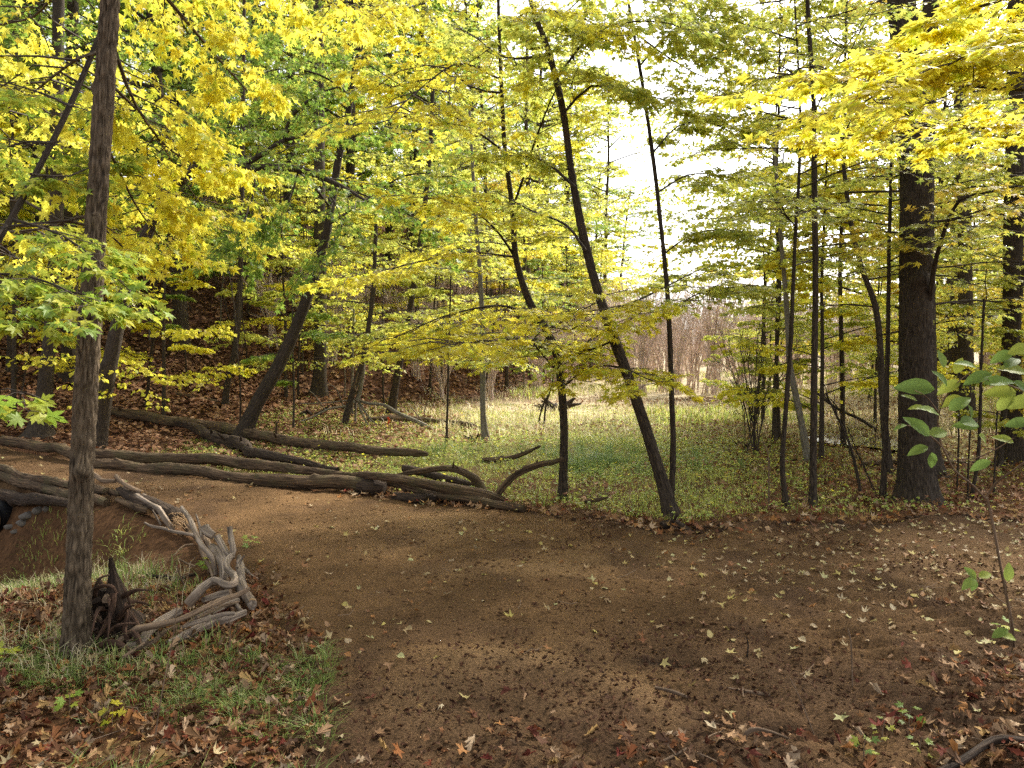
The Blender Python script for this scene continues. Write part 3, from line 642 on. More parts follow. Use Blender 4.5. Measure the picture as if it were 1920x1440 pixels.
bo = [q([(1254, 600), (1290, 560), (1350, 540), (1420, 535)], d, d + .6), q([(1222, 290), (1270, 240), (1330, 230), (1390, 260)], d, d + .5), q([(1208, 190), (1150, 150), (1080, 150), (1000, 180)], d, d + .5), q([(1200, 120), (1260, 60), (1340, 60), (1420, 90)], d, d - .5),
      q([(1192, 90), (1130, 60), (1060, 70), (990, 40)], d, d - .7), q([(1170, -60), (1250, -20), (1330, 40), (1420, 20)], d, d + .5), q([(1170, -60), (1100, -20), (1050, 30), (960, 40)], d, d + .5), q([(1245, 480), (1300, 440), (1360, 430), (1400, 440)], d, d - .5), q([(1232, 360), (1290, 330), (1350, 330), (1420, 350)], d, d + .8), q([(1190, 60), (1260, 110), (1330, 150), (1400, 160)], d, d + .6), q([(1160, -150), (1240, -90), (1310, -40), (1400, -50)], d, d + .6)]
tree('slender_tree', 'thin upright stem sharing a foot with the leaning tree', 'tree', P, [pr(x * .64, d) for x in (17, 16, 15, 14, 12, 11, 10, 9, 7, 4)], bo, [.009] * 11, 'lime', 'bark_dark', sides=14, step=0.04, nparts=120, size=0.050, S1=14, S2=6, nl=6, l1=0.42, tilt=0.32, ridge=0.002)

# T9 - T12 thin trunks right of middle
specs = [
 ([(1476, 952), (1467, 870), (1474, 760), (1482, 650), (1487, 540), (1492, 430), (1498, 330), (1500, 200), (1490, 0)], (13, 11, 11, 10, 9, 8, 7, 5, 3), 'thin dark stem bowed at the foot, left of the straight pole-like trunk', 'lime', 0),
 ([(1524, 952), (1525, 840), (1527, 680), (1529, 520), (1527, 340), (1525, 180), (1516, 40), (1505, -200), (1500, -500)], (17, 16, 15, 14, 13, 11, 10, 8, 5), 'straight dark pole-like young trunk at the far path edge', 'lime', .3),
 ([(1655, 938), (1660, 820), (1664, 680), (1666, 540), (1668, 420), (1672, 280), (1680, 60)], (13, 12, 11, 9, 8, 6, 4), 'thin trunk standing just left of the big dark trunk', 'lime', .3)]
for k, (pts, wd, lab, mt, ln) in enumerate(specs):
    P, d = stem(pts, lean=ln)
    bo = auto_boughs(P, 14, 0.50, 0.98, 2.2, rise=0.2)
    tree('slender_tree', lab, 'tree', P, [pr(x * .78, d) for x in wd], bo, [.008] * len(bo), mt, 'bark_dark', sides=14, step=0.04, nparts=60, size=0.048, S1=10, S2=5, nl=4, l1=0.42, tilt=0.32, ridge=0.002, ldroop=.2)
P, d = stem([(1518, 868), (1500, 780), (1482, 690), (1478, 640), (1474, 560), (1462, 420), (1450, 250)]); 
tree('slender_tree', 'pale thin trunk leaning left behind the straight pole-like trunk', 'tree', P, [pr(x, d) for x in (13, 12, 11, 10, 9, 7, 5)], auto_boughs(P, 8, .5, 1, 2.2, .15), [.01] * 8, 'lime', 'bark_pale', sides=12, size=0.055, S1=7, S2=3, nl=5)
P, d = stem([(1668, 890), (1655, 760), (1650, 640), (1640, 570), (1615, 500), (1596, 420), (1585, 340), (1570, 200)])
tree('crooked_tree', 'crooked brown trunk behind the thin trunk left of the big one', 'tree', P, [pr(x * .72, d) for x in (20, 17, 15, 15, 14, 12, 10, 7)], auto_boughs(P, 9, .4, 1, 2.4, .15), [.012] * 9, 'lime', 'bark_mid', sides=12, size=0.058, S1=7, S2=3, nl=5)

# T13 the big dark trunk
P, d = stem([(1722, 945), (1720, 905), (1718, 850), (1717, 700), (1717, 520), (1716, 330), (1706, 150), (1690, 0), (1680, -300), (1675, -900), (1660, -1700)], lean=0.3)
bo = [line([(1742, 560, d), (1752, 500, d - .2), (1772, 430, d - .4), (1800, 375, d - .6), (1860, 360, d - .9), (1910, 350, d - 1.2)], d), line([(1706, 440, d), (1650, 432, d + .3), (1560, 440, d + .5), (1500, 445, d + .6)], d)]
bo += auto_boughs(P, 10, 0.42, 0.98, 3.2, .2)
tree('big_oak_tree', 'thickest tree, dark furrowed trunk with flared foot at the far right edge of the path', 'tree', P, [pr(x * .92, d) for x in (82, 72, 66, 61, 59, 57, 54, 50, 44, 34, 14)], bo, [.026, .014] + [.026] * 10, 'gold', 'bark_dark',
     sides=96, step=0.02, nparts=40, ridge=0.011, rough=0.05, knots=2, flare=(0.12, 0.38, 4), size=0.06, groove=34, S1=8, S2=4, nl=5, l1=0.4)
for pts, wd, lab, bk in [([(1744, 892), (1742, 840), (1738, 700), (1736, 500), (1738, 250), (1745, 0), (1750, -300)], (62, 40, 36, 34, 32, 28, 20), 'stout trunk close behind the big dark trunk, flared foot showing to its right', 'bark_mid'),
                     ([(1898, 868), (1896, 800), (1897, 640), (1900, 450), (1903, 260), (1906, 60), (1908, -300)], (56, 42, 37, 35, 34, 31, 22), 'thick dark trunk at the right edge of the wood', 'bark_dark'),
                     ([(1812, 800), (1811, 700), (1810, 560), (1808, 400), (1800, 200), (1798, 0)], (38, 30, 27, 25, 22, 20), 'brown trunk further back between the big trunk and the right edge', 'bark_mid')]:
    P, d = stem(pts)
    bo = auto_boughs(P, 14, .3, 1, 3.0, .1)
    tree('broad_tree', lab, 'tree', P, [pr(x * .88, d) for x in wd], bo, [.018] * len(bo), 'gold', bk, sides=32, step=0.05, ridge=0.008, size=0.06, groove=24, S1=8, S2=4, nl=5, l1=0.4, knots=1, flare=(.2, .3, 5))

# T2 leaning trunk and T3 arching tree, middle left
P, d = stem([(448, 828), (480, 760), (520, 690), (556, 610), (588, 520), (612, 440), (622, 380), (634, 300), (652, 220), (668, 120), (690, 40), (712, -60), (760, -400)], lean=0.6)
bo = [q([(618, 420), (680, 380), (760, 330), (850, 330)], d, d - 1), q([(640, 270), (700, 240), (780, 260), (860, 280)], d, d - .5), q([(622, 390), (570, 330), (500, 300), (430, 290)], d, d - 1), q([(660, 180), (600, 140), (520, 130), (440, 160)], d, d - .8), q([(668, 110), (740, 100), (800, 90), (880, 120)], d, d - 1), q([(700, 0), (620, 10), (560, 40), (480, 60)], d, d - 1)] + auto_boughs(P, 10, .55, 1, 3.0, .1)
tree('leaning_tree', 'long dark trunk leaning right, its foot behind the long logs', 'tree', P, [pr(x * .80, d) for x in (38, 32, 30, 26, 23, 20, 18, 16, 15, 13, 12, 11, 6)], bo, [.02] * 16, 'green', 'bark_dark', sides=24, step=0.05, size=0.06, ridge=0.005, S1=12, S2=5, nl=5, l1=0.4, kind='mq', ldroop=.6, tilt=.5)
P, d = stem([(180, 842), (196, 750), (212, 650), (232, 560), (262, 470), (295, 400), (325, 350), (352, 330)], lean=-0.5)
ex = [(line([(330, 345), (375, 312), (450, 314), (560, 318), (630, 345), (690, 380)], d - .5, d - 1.5), [pr(x, d) for x in (17, 15, 13, 11, 8, 4)]), (line([(450, 314), (500, 285), (530, 265), (600, 250), (680, 245)], d - .9, d - 1.4), [pr(x, d) for x in (9, 8, 7, 5, 3)]),
      (line([(352, 330), (400, 290), (430, 240), (450, 190)], d - .6, d - 1), [pr(x, d) for x in (10, 8, 6, 3)]), (line([(530, 268), (545, 220), (590, 180), (640, 160)], d - 1.2, d - 1.6), [pr(x, d) for x in (6, 5, 4, 2)])]
bo = [e[0] for e in ex] + [q([(360, 325), (380, 250), (420, 150), (470, 80)], d - .6, d - 1), q([(600, 330), (640, 420), (600, 480), (560, 520)], d - 1, d - 1.4), q([(480, 315), (470, 380), (440, 440), (400, 480)], d - 1, d - 1.5), q([(560, 318), (540, 380), (500, 430), (480, 500)], d - 1, d - 1.2), q([(640, 350), (720, 380), (800, 420), (840, 470)], d - 1, d - 1)]
tree('arching_tree', 'tree leaning right then arching over in a long dark limb with green leaves', 'tree', P, [pr(x * .85, d) for x in (34, 30, 28, 26, 24, 22, 19, 16)], bo, [.006] * 4 + [.014] * 5, 'green', 'bark_mid', sides=20, step=0.06, size=0.055, ridge=0.004, extra=ex, S1=13, S2=6, nl=6, l1=0.45, ldroop=.7, tilt=.55)

# trunks at the left behind the path
for pts, wd, lab, bk in [([(74, 822), (82, 760), (92, 650), (100, 560), (106, 400), (108, 200), (110, 0), (112, -300)], (52, 36, 30, 28, 27, 25, 22, 16), 'smooth grey-brown trunk with flared foot just behind the log at the left', 'bark_mid'),
                     ([(128, 712), (130, 640), (132, 500), (134, 300), (136, 100), (138, -200)], (40, 32, 29, 27, 24, 18), 'dark mossy trunk half hidden by the rough foreground trunk', 'bark_dark'),
                     ([(20, 700), (22, 620), (25, 450), (28, 200), (30, -100)], (20, 17, 16, 14, 12), 'narrow trunk near the left edge on the slope', 'bark_mid'),
                     ([(598, 742), (600, 690), (601, 600), (600, 450), (598, 250), (596, 0)], (34, 29, 28, 26, 23, 19), 'straight stout trunk on the slope right of the long leaning trunk', 'bark_mid'),
                     ([(732, 778), (742, 720), (757, 640), (772, 560), (790, 440), (805, 300), (812, 150)], (19, 16, 15, 13, 12, 10, 8), 'dark trunk tilted right behind the fallen dead branch', 'bark_dark'),
                     ([(644, 800), (660, 740), (676, 690), (690, 620), (700, 540), (705, 420)], (14, 13, 12, 11, 10, 8), 'trunk tilted right beside the dead forked branch', 'bark_mid'),
                     ([(912, 830), (906, 780), (905, 720), (906, 640), (900, 520), (890, 380), (880, 200)], (17, 13, 12, 11, 10, 8, 5), 'pale slim trunk at the left end of the meadow', 'bark_pale'),
                     ([(837, 830), (839, 760), (841, 680), (843, 600), (846, 500)], (6, 5, 5, 4, 3), 'thin straight pole left of the pale slim trunk', 'bark_dark'),
                     ([(274, 762), (280, 700), (288, 620), (294, 520), (300, 420)], (8, 7, 6, 5, 4), 'thin dark sapling stem on the red leafy slope', 'bark_dark'),
                     ([(550, 806), (551, 740), (549, 660), (548, 560)], (5, 5, 4, 3), 'very thin pole right of the long leaning trunk', 'bark_mid'),
                     ([(422, 762), (426, 720), (440, 660), (448, 580), (452, 450), (455, 250), (458, 0)], (13, 13, 12, 12, 11, 9, 7), 'slim trunk on the slope left of the long leaning trunk', 'bark_mid')]:
    P, d = stem(pts); r = [pr(x * .82, d) for x in wd]
    nb = 12 if wd[0] > 12 else 4
    bo = auto_boughs(P, nb, .35, 1, 2.6 if wd[0] > 12 else 1.2, .1)
    tree('slope_tree', lab, 'tree', P, r, bo, [.012] * nb, random.choice(['green', 'green', 'dark', 'lime']) if pts[0][0] < 560 else 'lime', bk, sides=20 if wd[0] > 12 else 9, step=0.08, size=0.062, ridge=0.004 if wd[0] > 12 else 0, S1=11, S2=4, nl=5, l1=0.45, kind='mq', knots=1)
# ------------------------------------------------------------------ woodland behind: a few kinds, copied tree by tree
def proto_tree(h, r, nb, crown0, blen, leaf, mat, S1=7, S2=3, nl=5, kind='lq', bark='bark_mid', lean=0.05, ldroop=.4):
    k = [np.array([0, 0, -0.1])]; x = y = 0; n = 7
    lx, ly = random.uniform(-lean, lean), random.uniform(-lean, lean)
    for i in range(1, n): 
        x += lx * h / n + random.uniform(-.02, .02) * h / n * 2; y += ly * h / n + random.uniform(-.02, .02) * h / n * 2; k.append(np.array([x, y, h * i / (n - 1)]))
    b = Buf(); tube(b, k, [r * (1 - 0.75 * i / (n - 1)) for i in range(n)], 9, 0.3, seed=random.randint(0, 999), rough=.15, flare=(.25, .4, 4), knots=2)
    bo = auto_boughs(k, nb, crown0, 1.0, blen, .45 if crown0 < .13 else .3, crown=True, droop=.45)
    for P_ in bo: tube(b, P_, [r * .28, r * .2, r * .12, r * .05], 4, 0.5, seed=1, rough=.1)
    pos, t, nn, s = foliage(bo, S1=S1, S2=S2, nl=nl, size=leaf, l1=.45, l2=.42, tilt=.5, ldroop=ldroop)
    return b.mesh('trunk', M[bark]), leaves(Buf(), pos, t, nn, s, kind).mesh('crown', M[mat], attr=None)
PROTO = {
 'tall': [proto_tree(random.uniform(11, 15), random.uniform(.10, .17), 42, .12, 3.4, .085, 'green', S1=9, S2=5, nl=5) for _ in range(4)],
 'slim': [proto_tree(random.uniform(8.5, 10), .042, 34, .33, 2.3, .048, 'lime', S1=10, S2=5, nl=5, lean=.04) for _ in range(3)],
 'under': [proto_tree(random.uniform(4.5, 7), random.uniform(.03, .05), 26, .14, 2.4, .055, 'lime', S1=10, S2=6) for _ in range(4)],
}
def plant_copy(kind, x, y, mat, label, group, scale=1.0, name='woodland_tree', bark=None):
    tm, cm = random.choice(PROTO[kind]); z = float(H(x, y)) - 0.03
    r = empty(name, (x, y, z), label, 'tree', group); r.rotation_euler = (random.uniform(-.05, .05), random.uniform(-.05, .05), random.uniform(0, 2 * PI)); r.scale = (scale,) * 3
    o = link('trunk', tm, r); c = link('crown', cm, r); c['kind'] = 'stuff'
    c.material_slots[0].link = 'OBJECT'; c.material_slots[0].material = M[mat]
    if bark: o.material_slots[0].link = 'OBJECT'; o.material_slots[0].material = M[bark]
    return r
taken = []
def free(x, y, r):
    for a, b in taken:
        if (a - x) ** 2 + (b - y) ** 2 < r * r: return False
    taken.append((x, y)); return True
def scatter(n, fx, fy, ok, r):
    out = []; tries = 0
    while len(out) < n and tries < n * 60:
        tries += 1; x = random.uniform(*fx); y = random.uniform(*fy)
        if abs(x) < y * 0.95 + 2 and ok(x, y) and free(x, y, r): out.append((x, y))
    return out
hd1 = lambda x, y: float(hill_d(np.array(x), np.array(y)))
for x, y in scatter(64, (-30, 14), (12, 62), lambda x, y: 1.0 < hd1(x, y) < 34, 2.0):
    u = x / y
    mt = random.choices(['dark', 'green', 'lime', 'gold'], [5, 4, 1, 0] if u < -.25 else ([1, 4, 5, 1] if u < 0 else [0, 3, 6, 0]))[0]
    zone = 'far left of the hillside' if u < -.38 else 'hillside behind the long leaning trunk' if u < -.16 else 'hillside end behind the S-bent maple'
    plant_copy('tall', x, y, mt, 'tall slim %s-leaved tree, one of many on the %s' % (dict(dark='dark green', lime='lime').get(mt, mt), zone), 'tall trees crowding the hillside', random.uniform(.8, 1.2), bark=random.choice(['bark_mid', 'bark_dark', 'bark_mid']))
for x, y in scatter(46, (-16, 10), (10, 44), lambda x, y: -1.0 < hd1(x, y) < 14 and not (y < 12.5), 1.7):
    u = x / y
    mt = random.choices(['green', 'lime', 'yellow', 'gold'], [2, 4, 5, 0] if u < -.2 else [2, 4, 4, 1])[0]
    zone = 'at the left of the slope' if u < -.3 else 'on the slope behind the fallen logs' if u < -.08 else 'at the foot of the hillside behind the S-bent maple'
    plant_copy('under', x, y, mt, 'small %s-leaved understorey maple %s' % (mt, zone), 'young maples under the hillside trees', random.uniform(.75, 1.15), 'understorey_maple')
for x, y in scatter(34, (4.8, 42), (10, 60), lambda x, y: x / y > .50 and hd1(x, y) < 0 and not (y < 9.5), 1.9):
    plant_copy('tall', x, y, random.choice(['gold', 'lime', 'yellow', 'gold']), 'tall yellow-leaved tree in the wood right of the meadow', 'tall trees right of the meadow', random.uniform(.8, 1.15), bark='bark_dark')
for x, y in scatter(26, (4.2, 26), (9.5, 34), lambda x, y: x / y > .44 and hd1(x, y) < 0, 1.4):
    plant_copy('under', x, y, random.choice(['gold', 'yellow', 'lime', 'gold']), 'young golden maple in the wood right of the meadow', 'young maples right of the meadow', random.uniform(.6, .95), 'understorey_maple')
for px_, d_, lab_ in [(1462, 13.0, 'slim maple standing in the meadow just left of the bowed stem'), (1585, 12.5, 'slim maple behind the left-leaning sapling'), (1420, 17, 'slim maple behind the lone meadow shrub')]:
    r_ = plant_copy('slim', (px_ - 960) / FPX * d_, d_, random.choice(['lime', 'yellow', 'lime']), lab_, None, random.uniform(.9, 1.05), 'slender_tree', 'bark_dark')
for x, y in scatter(3, (2.4, 8), (9.5, 17), lambda x, y: .27 < x / y < .52, 1.3):
    plant_copy('under', x, y, random.choice(['lime', 'lime', 'yellow']), 'slender young maple between the pole-like trunk and the meadow', 'young maples at the near side of the meadow', random.uniform(.7, 1.05), 'understorey_maple')
# thinner trees standing out in the meadow edge, and far ones beyond it
for x, y in scatter(2, (3, 12), (16, 30), lambda x, y: .2 < x / y < .46 and hd1(x, y) < -4, 2.5):
    plant_copy('under', x, y, random.choice(['lime', 'yellow']), 'small loose-leaved tree standing out in the meadow', 'small trees out in the meadow', random.uniform(.5, .8), 'meadow_tree')
for x, y in scatter(34, (6, 85), (62, 120), lambda x, y: .40 < x / y < .9 and hd1(x, y) < 5, 4.0):
    plant_copy('tall', x, y, random.choice(['gold', 'lime', 'lime']), 'hazy distant tree beyond the meadow shrubs', 'distant trees beyond the meadow', random.uniform(.45, .7), 'distant_tree')

# pinkish bare shrubs across the back of the meadow
def proto_shrub(h):
    b = Buf(); st = []
    for k in range(16):
        a = random.uniform(0, 2 * PI); l = random.uniform(.2, .75) * h * .5
        st.append(np.array([[random.uniform(-.2, .2), random.uniform(-.2, .2), -0.05], [math.cos(a) * l * .3, math.sin(a) * l * .3, h * .4], [math.cos(a) * l * .8, math.sin(a) * l * .8, h * random.uniform(.65, .8)], [math.cos(a) * l * 1.3, math.sin(a) * l * 1.3, h * random.uniform(.8, 1.1)]]))
    S = np.stack([resample(s, 6) for s in st]); tubes_batch(b, S, np.tile(np.linspace(.016, .005, 6), (len(S), 1)), 4)
    A = grow(S, 9, .6, .3, 4, -.05, .25, .5, rise=.5); tubes_batch(b, A, np.tile(np.linspace(.006, .003, 4), (len(A), 1)), 3)
    A2 = grow(A, 5, .6, .45, 3, 0, .2, .4, rise=.3); tubes_batch(b, A2, np.tile(np.linspace(.0035, .002, 3), (len(A2), 1)), 3)
    pos, t, n, s = leaf_sites(A2[::6], 2, .035)
    return b.mesh('stems', M['twig_pink'], attr=None), leaves(Buf(), pos, t, n, s, 'lq').mesh('leaves', M['herb'], attr=None)
SH = [proto_shrub(random.uniform(2.0, 3.0)) for _ in range(3)]
def shrub(x, y, sc_, label='bare pinkish many-stemmed shrub in the band behind the meadow', group='bare shrubs behind the meadow', mat='herb'):
    r = empty('bare_shrub', (x, y, float(H(x, y)) - .02), label, 'shrub', group); r.scale = (sc_,) * 3; r.rotation_euler = (0, 0, random.uniform(0, 6.28))
    sm, lm = random.choice(SH); so = link('stems', sm, r); so['kind'] = 'stuff'; c = link('leaves', lm, r); c['kind'] = 'stuff'
    c.material_slots[0].link = 'OBJECT'; c.material_slots[0].material = M[mat]
    if group is None: so.material_slots[0].link = 'OBJECT'; so.material_slots[0].material = M['twig']; r.scale = (sc_ * 1.1, sc_ * 1.1, sc_ * 1.2)
tk = taken; taken = []
for x, y in scatter(140, (2, 36), (21, 56), lambda x, y: .04 < x / y < .72 and hd1(x, y) < -1 and y > 23 + 3 * math.sin(x), 1.05):
    shrub(x, y, random.uniform(.65, 1.5), mat=random.choice(['herb', 'pale', 'litter', 'pale']))
for x, y in scatter(40, (-6, 12), (19, 45), lambda x, y: -1.5 < hd1(x, y) < 6, 1.2):
    shrub(x, y, random.uniform(.5, .9), 'leafless twiggy shrub at the foot of the hillside', 'twiggy shrubs at the foot of the hillside', 'hill')
b = G(1412, 850); shrub(b[0], b[1], .52, 'single many-stemmed shrub standing in the meadow left of the bowed stem', None)
taken = tk
# ------------------------------------------------------------------ fallen logs
LW = 1.0
def log(name, label, cat, pts, wd, h=None, mat='log', sides=26, step=0.025, rough=.16, knots=2, ridge=None, wob=.02, group=None, stubs=0, cut=None):
    """pts photo outline of the log's middle line, wd widths in photo pixels, h heights of that line above ground (default: lying on it)"""
    P = []; R = []
    for i, p in enumerate(pts):
        w_ = (wd[i] if isinstance(wd, (list, tuple)) else wd) * LW
        g = G(p[0], p[1]); r = pr(w_, g[1]); hh = (h[i] if isinstance(h, (list, tuple)) else h) if h is not None else r * .98
        g = G(p[0], p[1], hh); r = pr(w_, g[1]); P.append(g); R.append(r)
    base = P[0].copy(); seed = random.randint(0, 9999)
    b = Buf(); tube(b, P, R, sides, step, seed=seed, rough=rough, knots=knots, ridge=max(R) * .12 if ridge is None else ridge, wob=wob, groove=12)
    if stubs or cut:
        root = empty(name, base, label, cat, group); link('stem', b.mesh('stem', M[mat], off=base), root)
        for k in range(stubs):
            i = random.randint(1, len(P) - 1); f = random.random(); o = P[i - 1] * (1 - f) + P[i] * f; rr = R[i] * .35
            dr = np.array([random.uniform(-1, 1), random.uniform(-1, .3), random.uniform(.2, 1)]); dr /= np.linalg.norm(dr)
            s_ = Buf(); L_ = R[i] * random.uniform(2, 4); tube(s_, [o, o + dr * L_ * .6, o + dr * L_], [rr, rr * .8, rr * .5], 7, .03, seed=k, rough=.2)
            link('stub', s_.mesh('stub', M[mat], off=base), root)
        if cut:
            e, e2 = (P[0], P[1]) if cut == 'start' else (P[-1], P[-2]); rr = (R[0] if cut == 'start' else R[-1]) * .93; dr = (e - e2) / np.linalg.norm(e - e2)
            c = Buf(); tube(c, [e - dr * .01, e + dr * rr * .16], [rr, rr * .96], 16, .05, rough=.06, seed=seed, ridge=0); link('cut_face', c.mesh('cut_face', M['cut'], off=base), root)
        return root
    o = link(name, b.mesh(name, M[mat], off=base)); o.location = tuple(base); return tag(o, label, cat, group)

log('fallen_log', 'long upper log of the pair edging the far side of the path', 'log', [(8, 826), (90, 838), (170, 853), (290, 858), (400, 863), (500, 872), (570, 884), (660, 895)], [19, 18, 19, 20, 20, 18, 15, 8], h=.13, knots=4)
log('fallen_log', 'lower log lying in front along the far path edge, dark broken right end', 'log', [(172, 868), (260, 876), (340, 882), (430, 893), (500, 899)], [19, 20, 20, 20, 22], h=.07, knots=2)
log('fallen_log', 'short thick brown log continuing the lower log, black rotten end', 'log', [(480, 898), (540, 900), (620, 906), (680, 909), (708, 912)], [21, 24, 25, 26, 28], h=.09, ridge=.008, knots=2)
log('rotten_log_end', 'charred black lump at the right end of the thick log', 'log', [(676, 910), (700, 914), (722, 916)], [30, 30, 18], h=.08, mat='log_dark', ridge=.012)
log('fallen_log', 'long thin log uphill of the others, running down to the leaning trunk', 'log', [(202, 768), (300, 785), (380, 797), (450, 808), (520, 822), (600, 832), (690, 845), (775, 851), (800, 853)], [15, 18, 20, 20, 19, 18, 17, 13, 6], h=.15, stubs=3, knots=4)
log('fallen_log', 'gnarled split log with broken bark below the uphill log', 'log', [(325, 792), (370, 804), (400, 822), (450, 832), (475, 850), (520, 860), (580, 870), (640, 885)], [8, 14, 20, 21, 19, 16, 12, 8], h=.13, mat='log_dark', stubs=4, rough=.35, wob=.04)
log('fallen_branch', 'slender log lying across the end of the thick one, running right', 'branch', [(648, 889), (700, 893), (760, 902), (830, 915), (900, 926), (945, 935)], [9, 13, 16, 18, 20, 12], h=[.14, .2, .2, .16, .12, .06], knots=2)
log('fallen_branch', 'front slender log tapering to the right onto the leaf-strewn bank', 'branch', [(712, 898), (760, 912), (820, 927), (880, 938), (940, 948), (982, 954)], [14, 16, 15, 14, 14, 13], h=[.12, .1, .08, .06, .05, .05])
log('rotten_log', 'low dark rotten log tucked under the slender front log', 'log', [(738, 930), (780, 935), (830, 934), (880, 940)], [16, 20, 14, 8], mat='log_dark', rough=.3)
log('curved_limb', 'thick limb arching over the pile like a low bridge', 'branch', [(735, 897), (770, 888), (820, 881), (855, 881), (885, 893), (902, 907), (912, 925)], [6, 9, 11, 12, 14, 15, 12], h=[.12, .2, .25, .26, .2, .12, .03], knots=3, stubs=2)
log('fallen_log', 'dark bark slab behind the arching limb', 'log', [(756, 878), (790, 884), (830, 895), (880, 908), (905, 916)], [14, 16, 14, 10, 6], h=[.14, .12, .10, .07, .04], mat='log_dark')
log('fallen_branch', 'thick stick curving up to the slender S-bent maple', 'branch', [(929, 936), (945, 912), (965, 891), (990, 877), (1015, 869), (1035, 867), (1058, 861)], [12, 12, 11, 11, 11, 10, 6], h=[.03, .18, .3, .38, .42, .42, .44], stubs=2)
log('fallen_branch', 'dead branch with a raised tip lying out in the grass', 'branch', [(903, 862), (935, 860), (960, 856), (985, 848), (1012, 836)], [8, 10, 9, 7, 4], h=[.04, .06, .08, .16, .25], stubs=3)
log('fallen_log', 'old grey log lying in the grass behind the dead forked branch', 'log', [(690, 788), (760, 788), (820, 792), (880, 800), (902, 806)], [15, 15, 14, 12, 6])
log('fallen_log', 'thin log half buried in red leaves high on the slope', 'log', [(322, 740), (370, 746), (430, 757)], [7, 8, 6])
log('fallen_branch', 'slim dark stick lying in the meadow near the lone shrub', 'branch', [(1372, 829), (1400, 836), (1418, 843)], [5, 6, 4])
log('fallen_branch', 'flat dark stick lying in the meadow by the bowed stem', 'branch', [(1408, 866), (1450, 865), (1492, 862)], [5, 6, 3])
log('fallen_branch', 'forked stick in the leaves right of the pole-like trunk', 'branch', [(1528, 898), (1550, 896), (1572, 890)], [4, 6, 3], stubs=1)
log('fallen_branch', 'straight log lying in the wood behind the flared trunk', 'branch', [(1570, 872), (1640, 868), (1780, 868), (1880, 872)], [6, 9, 9, 7])
log('fallen_branch', 'short dark branch poking out of the bank between the two path-edge trees', 'branch', [(1098, 944), (1120, 940), (1138, 934)], [6, 7, 3], h=[.05, .1, .14], stubs=1)
log('root_snag', 'black snag of root on the bank at the foot of the forked trees', 'root', [(1240, 985), (1262, 982), (1282, 990), (1298, 998)], [14, 18, 14, 6], mat='log_dark', rough=.35, stubs=3)
log('fallen_branch', 'dark curved branch at the bottom right corner', 'branch', [(1752, 1440), (1800, 1424), (1850, 1400), (1880, 1392), (1940, 1398)], [9, 13, 14, 15, 15], h=.06, mat='log_dark', stubs=1)
log('fallen_branch', 'short brown stick lying flat near the bottom, right of middle', 'branch', [(1354, 1297), (1400, 1302), (1446, 1303)], [6, 8, 6], h=.02, mat='drift_brown')
log('fallen_branch', 'thin brown stick lying left of the flat brown one', 'branch', [(1226, 1294), (1262, 1302), (1290, 1310)], [5, 7, 4], h=.02, mat='drift_brown')
log('fallen_branch', 'long thin forked twig trailing across the mulch at the bottom', 'branch', [(1228, 1434), (1290, 1404), (1330, 1372), (1350, 1345)], [5, 6, 5, 3], h=.03, mat='drift_brown', stubs=2)
log('exposed_root', 'curling root rising from the dark hole in the mulch', 'root', [(1392, 1402), (1396, 1382), (1416, 1374), (1448, 1380), (1500, 1398)], [7, 8, 7, 5, 2], h=[0, .05, .07, .05, .02], mat='drift_brown')
log('fallen_branch', 'grey stick in the leaves at the lower left', 'branch', [(-10, 1330), (60, 1322), (120, 1318)], [6, 7, 4], h=.03, mat='drift_brown')
log('fallen_branch', 'dark twig against the foot of the rough foreground trunk', 'branch', [(8, 1228), (50, 1216), (112, 1228)], [6, 7, 5], h=.04, mat='log_dark')
log('fallen_branch', 'stub of branch under the foot of the rough foreground trunk', 'branch', [(80, 1200), (115, 1194), (160, 1200)], [8, 14, 14], h=.05, mat='drift_brown')

# edge logs at the left
log('edge_log', 'brown log along the near path edge at the left, uppermost of the two', 'log', [(-60, 872), (0, 879), (40, 890), (90, 900), (135, 909), (200, 922)], [14, 14, 13, 13, 14, 12], h=.09)
log('edge_log', 'long bark-stripped log under the near path edge at the left', 'log', [(-60, 886), (0, 894), (60, 908), (130, 926), (200, 940)], [16, 17, 18, 18, 15], h=.04)
log('edge_log', 'low dark log at the back of the hollow by the pipe', 'log', [(-60, 925), (0, 930), (80, 940), (150, 948)], [22, 24, 20, 12], h=.2, mat='log_dark')

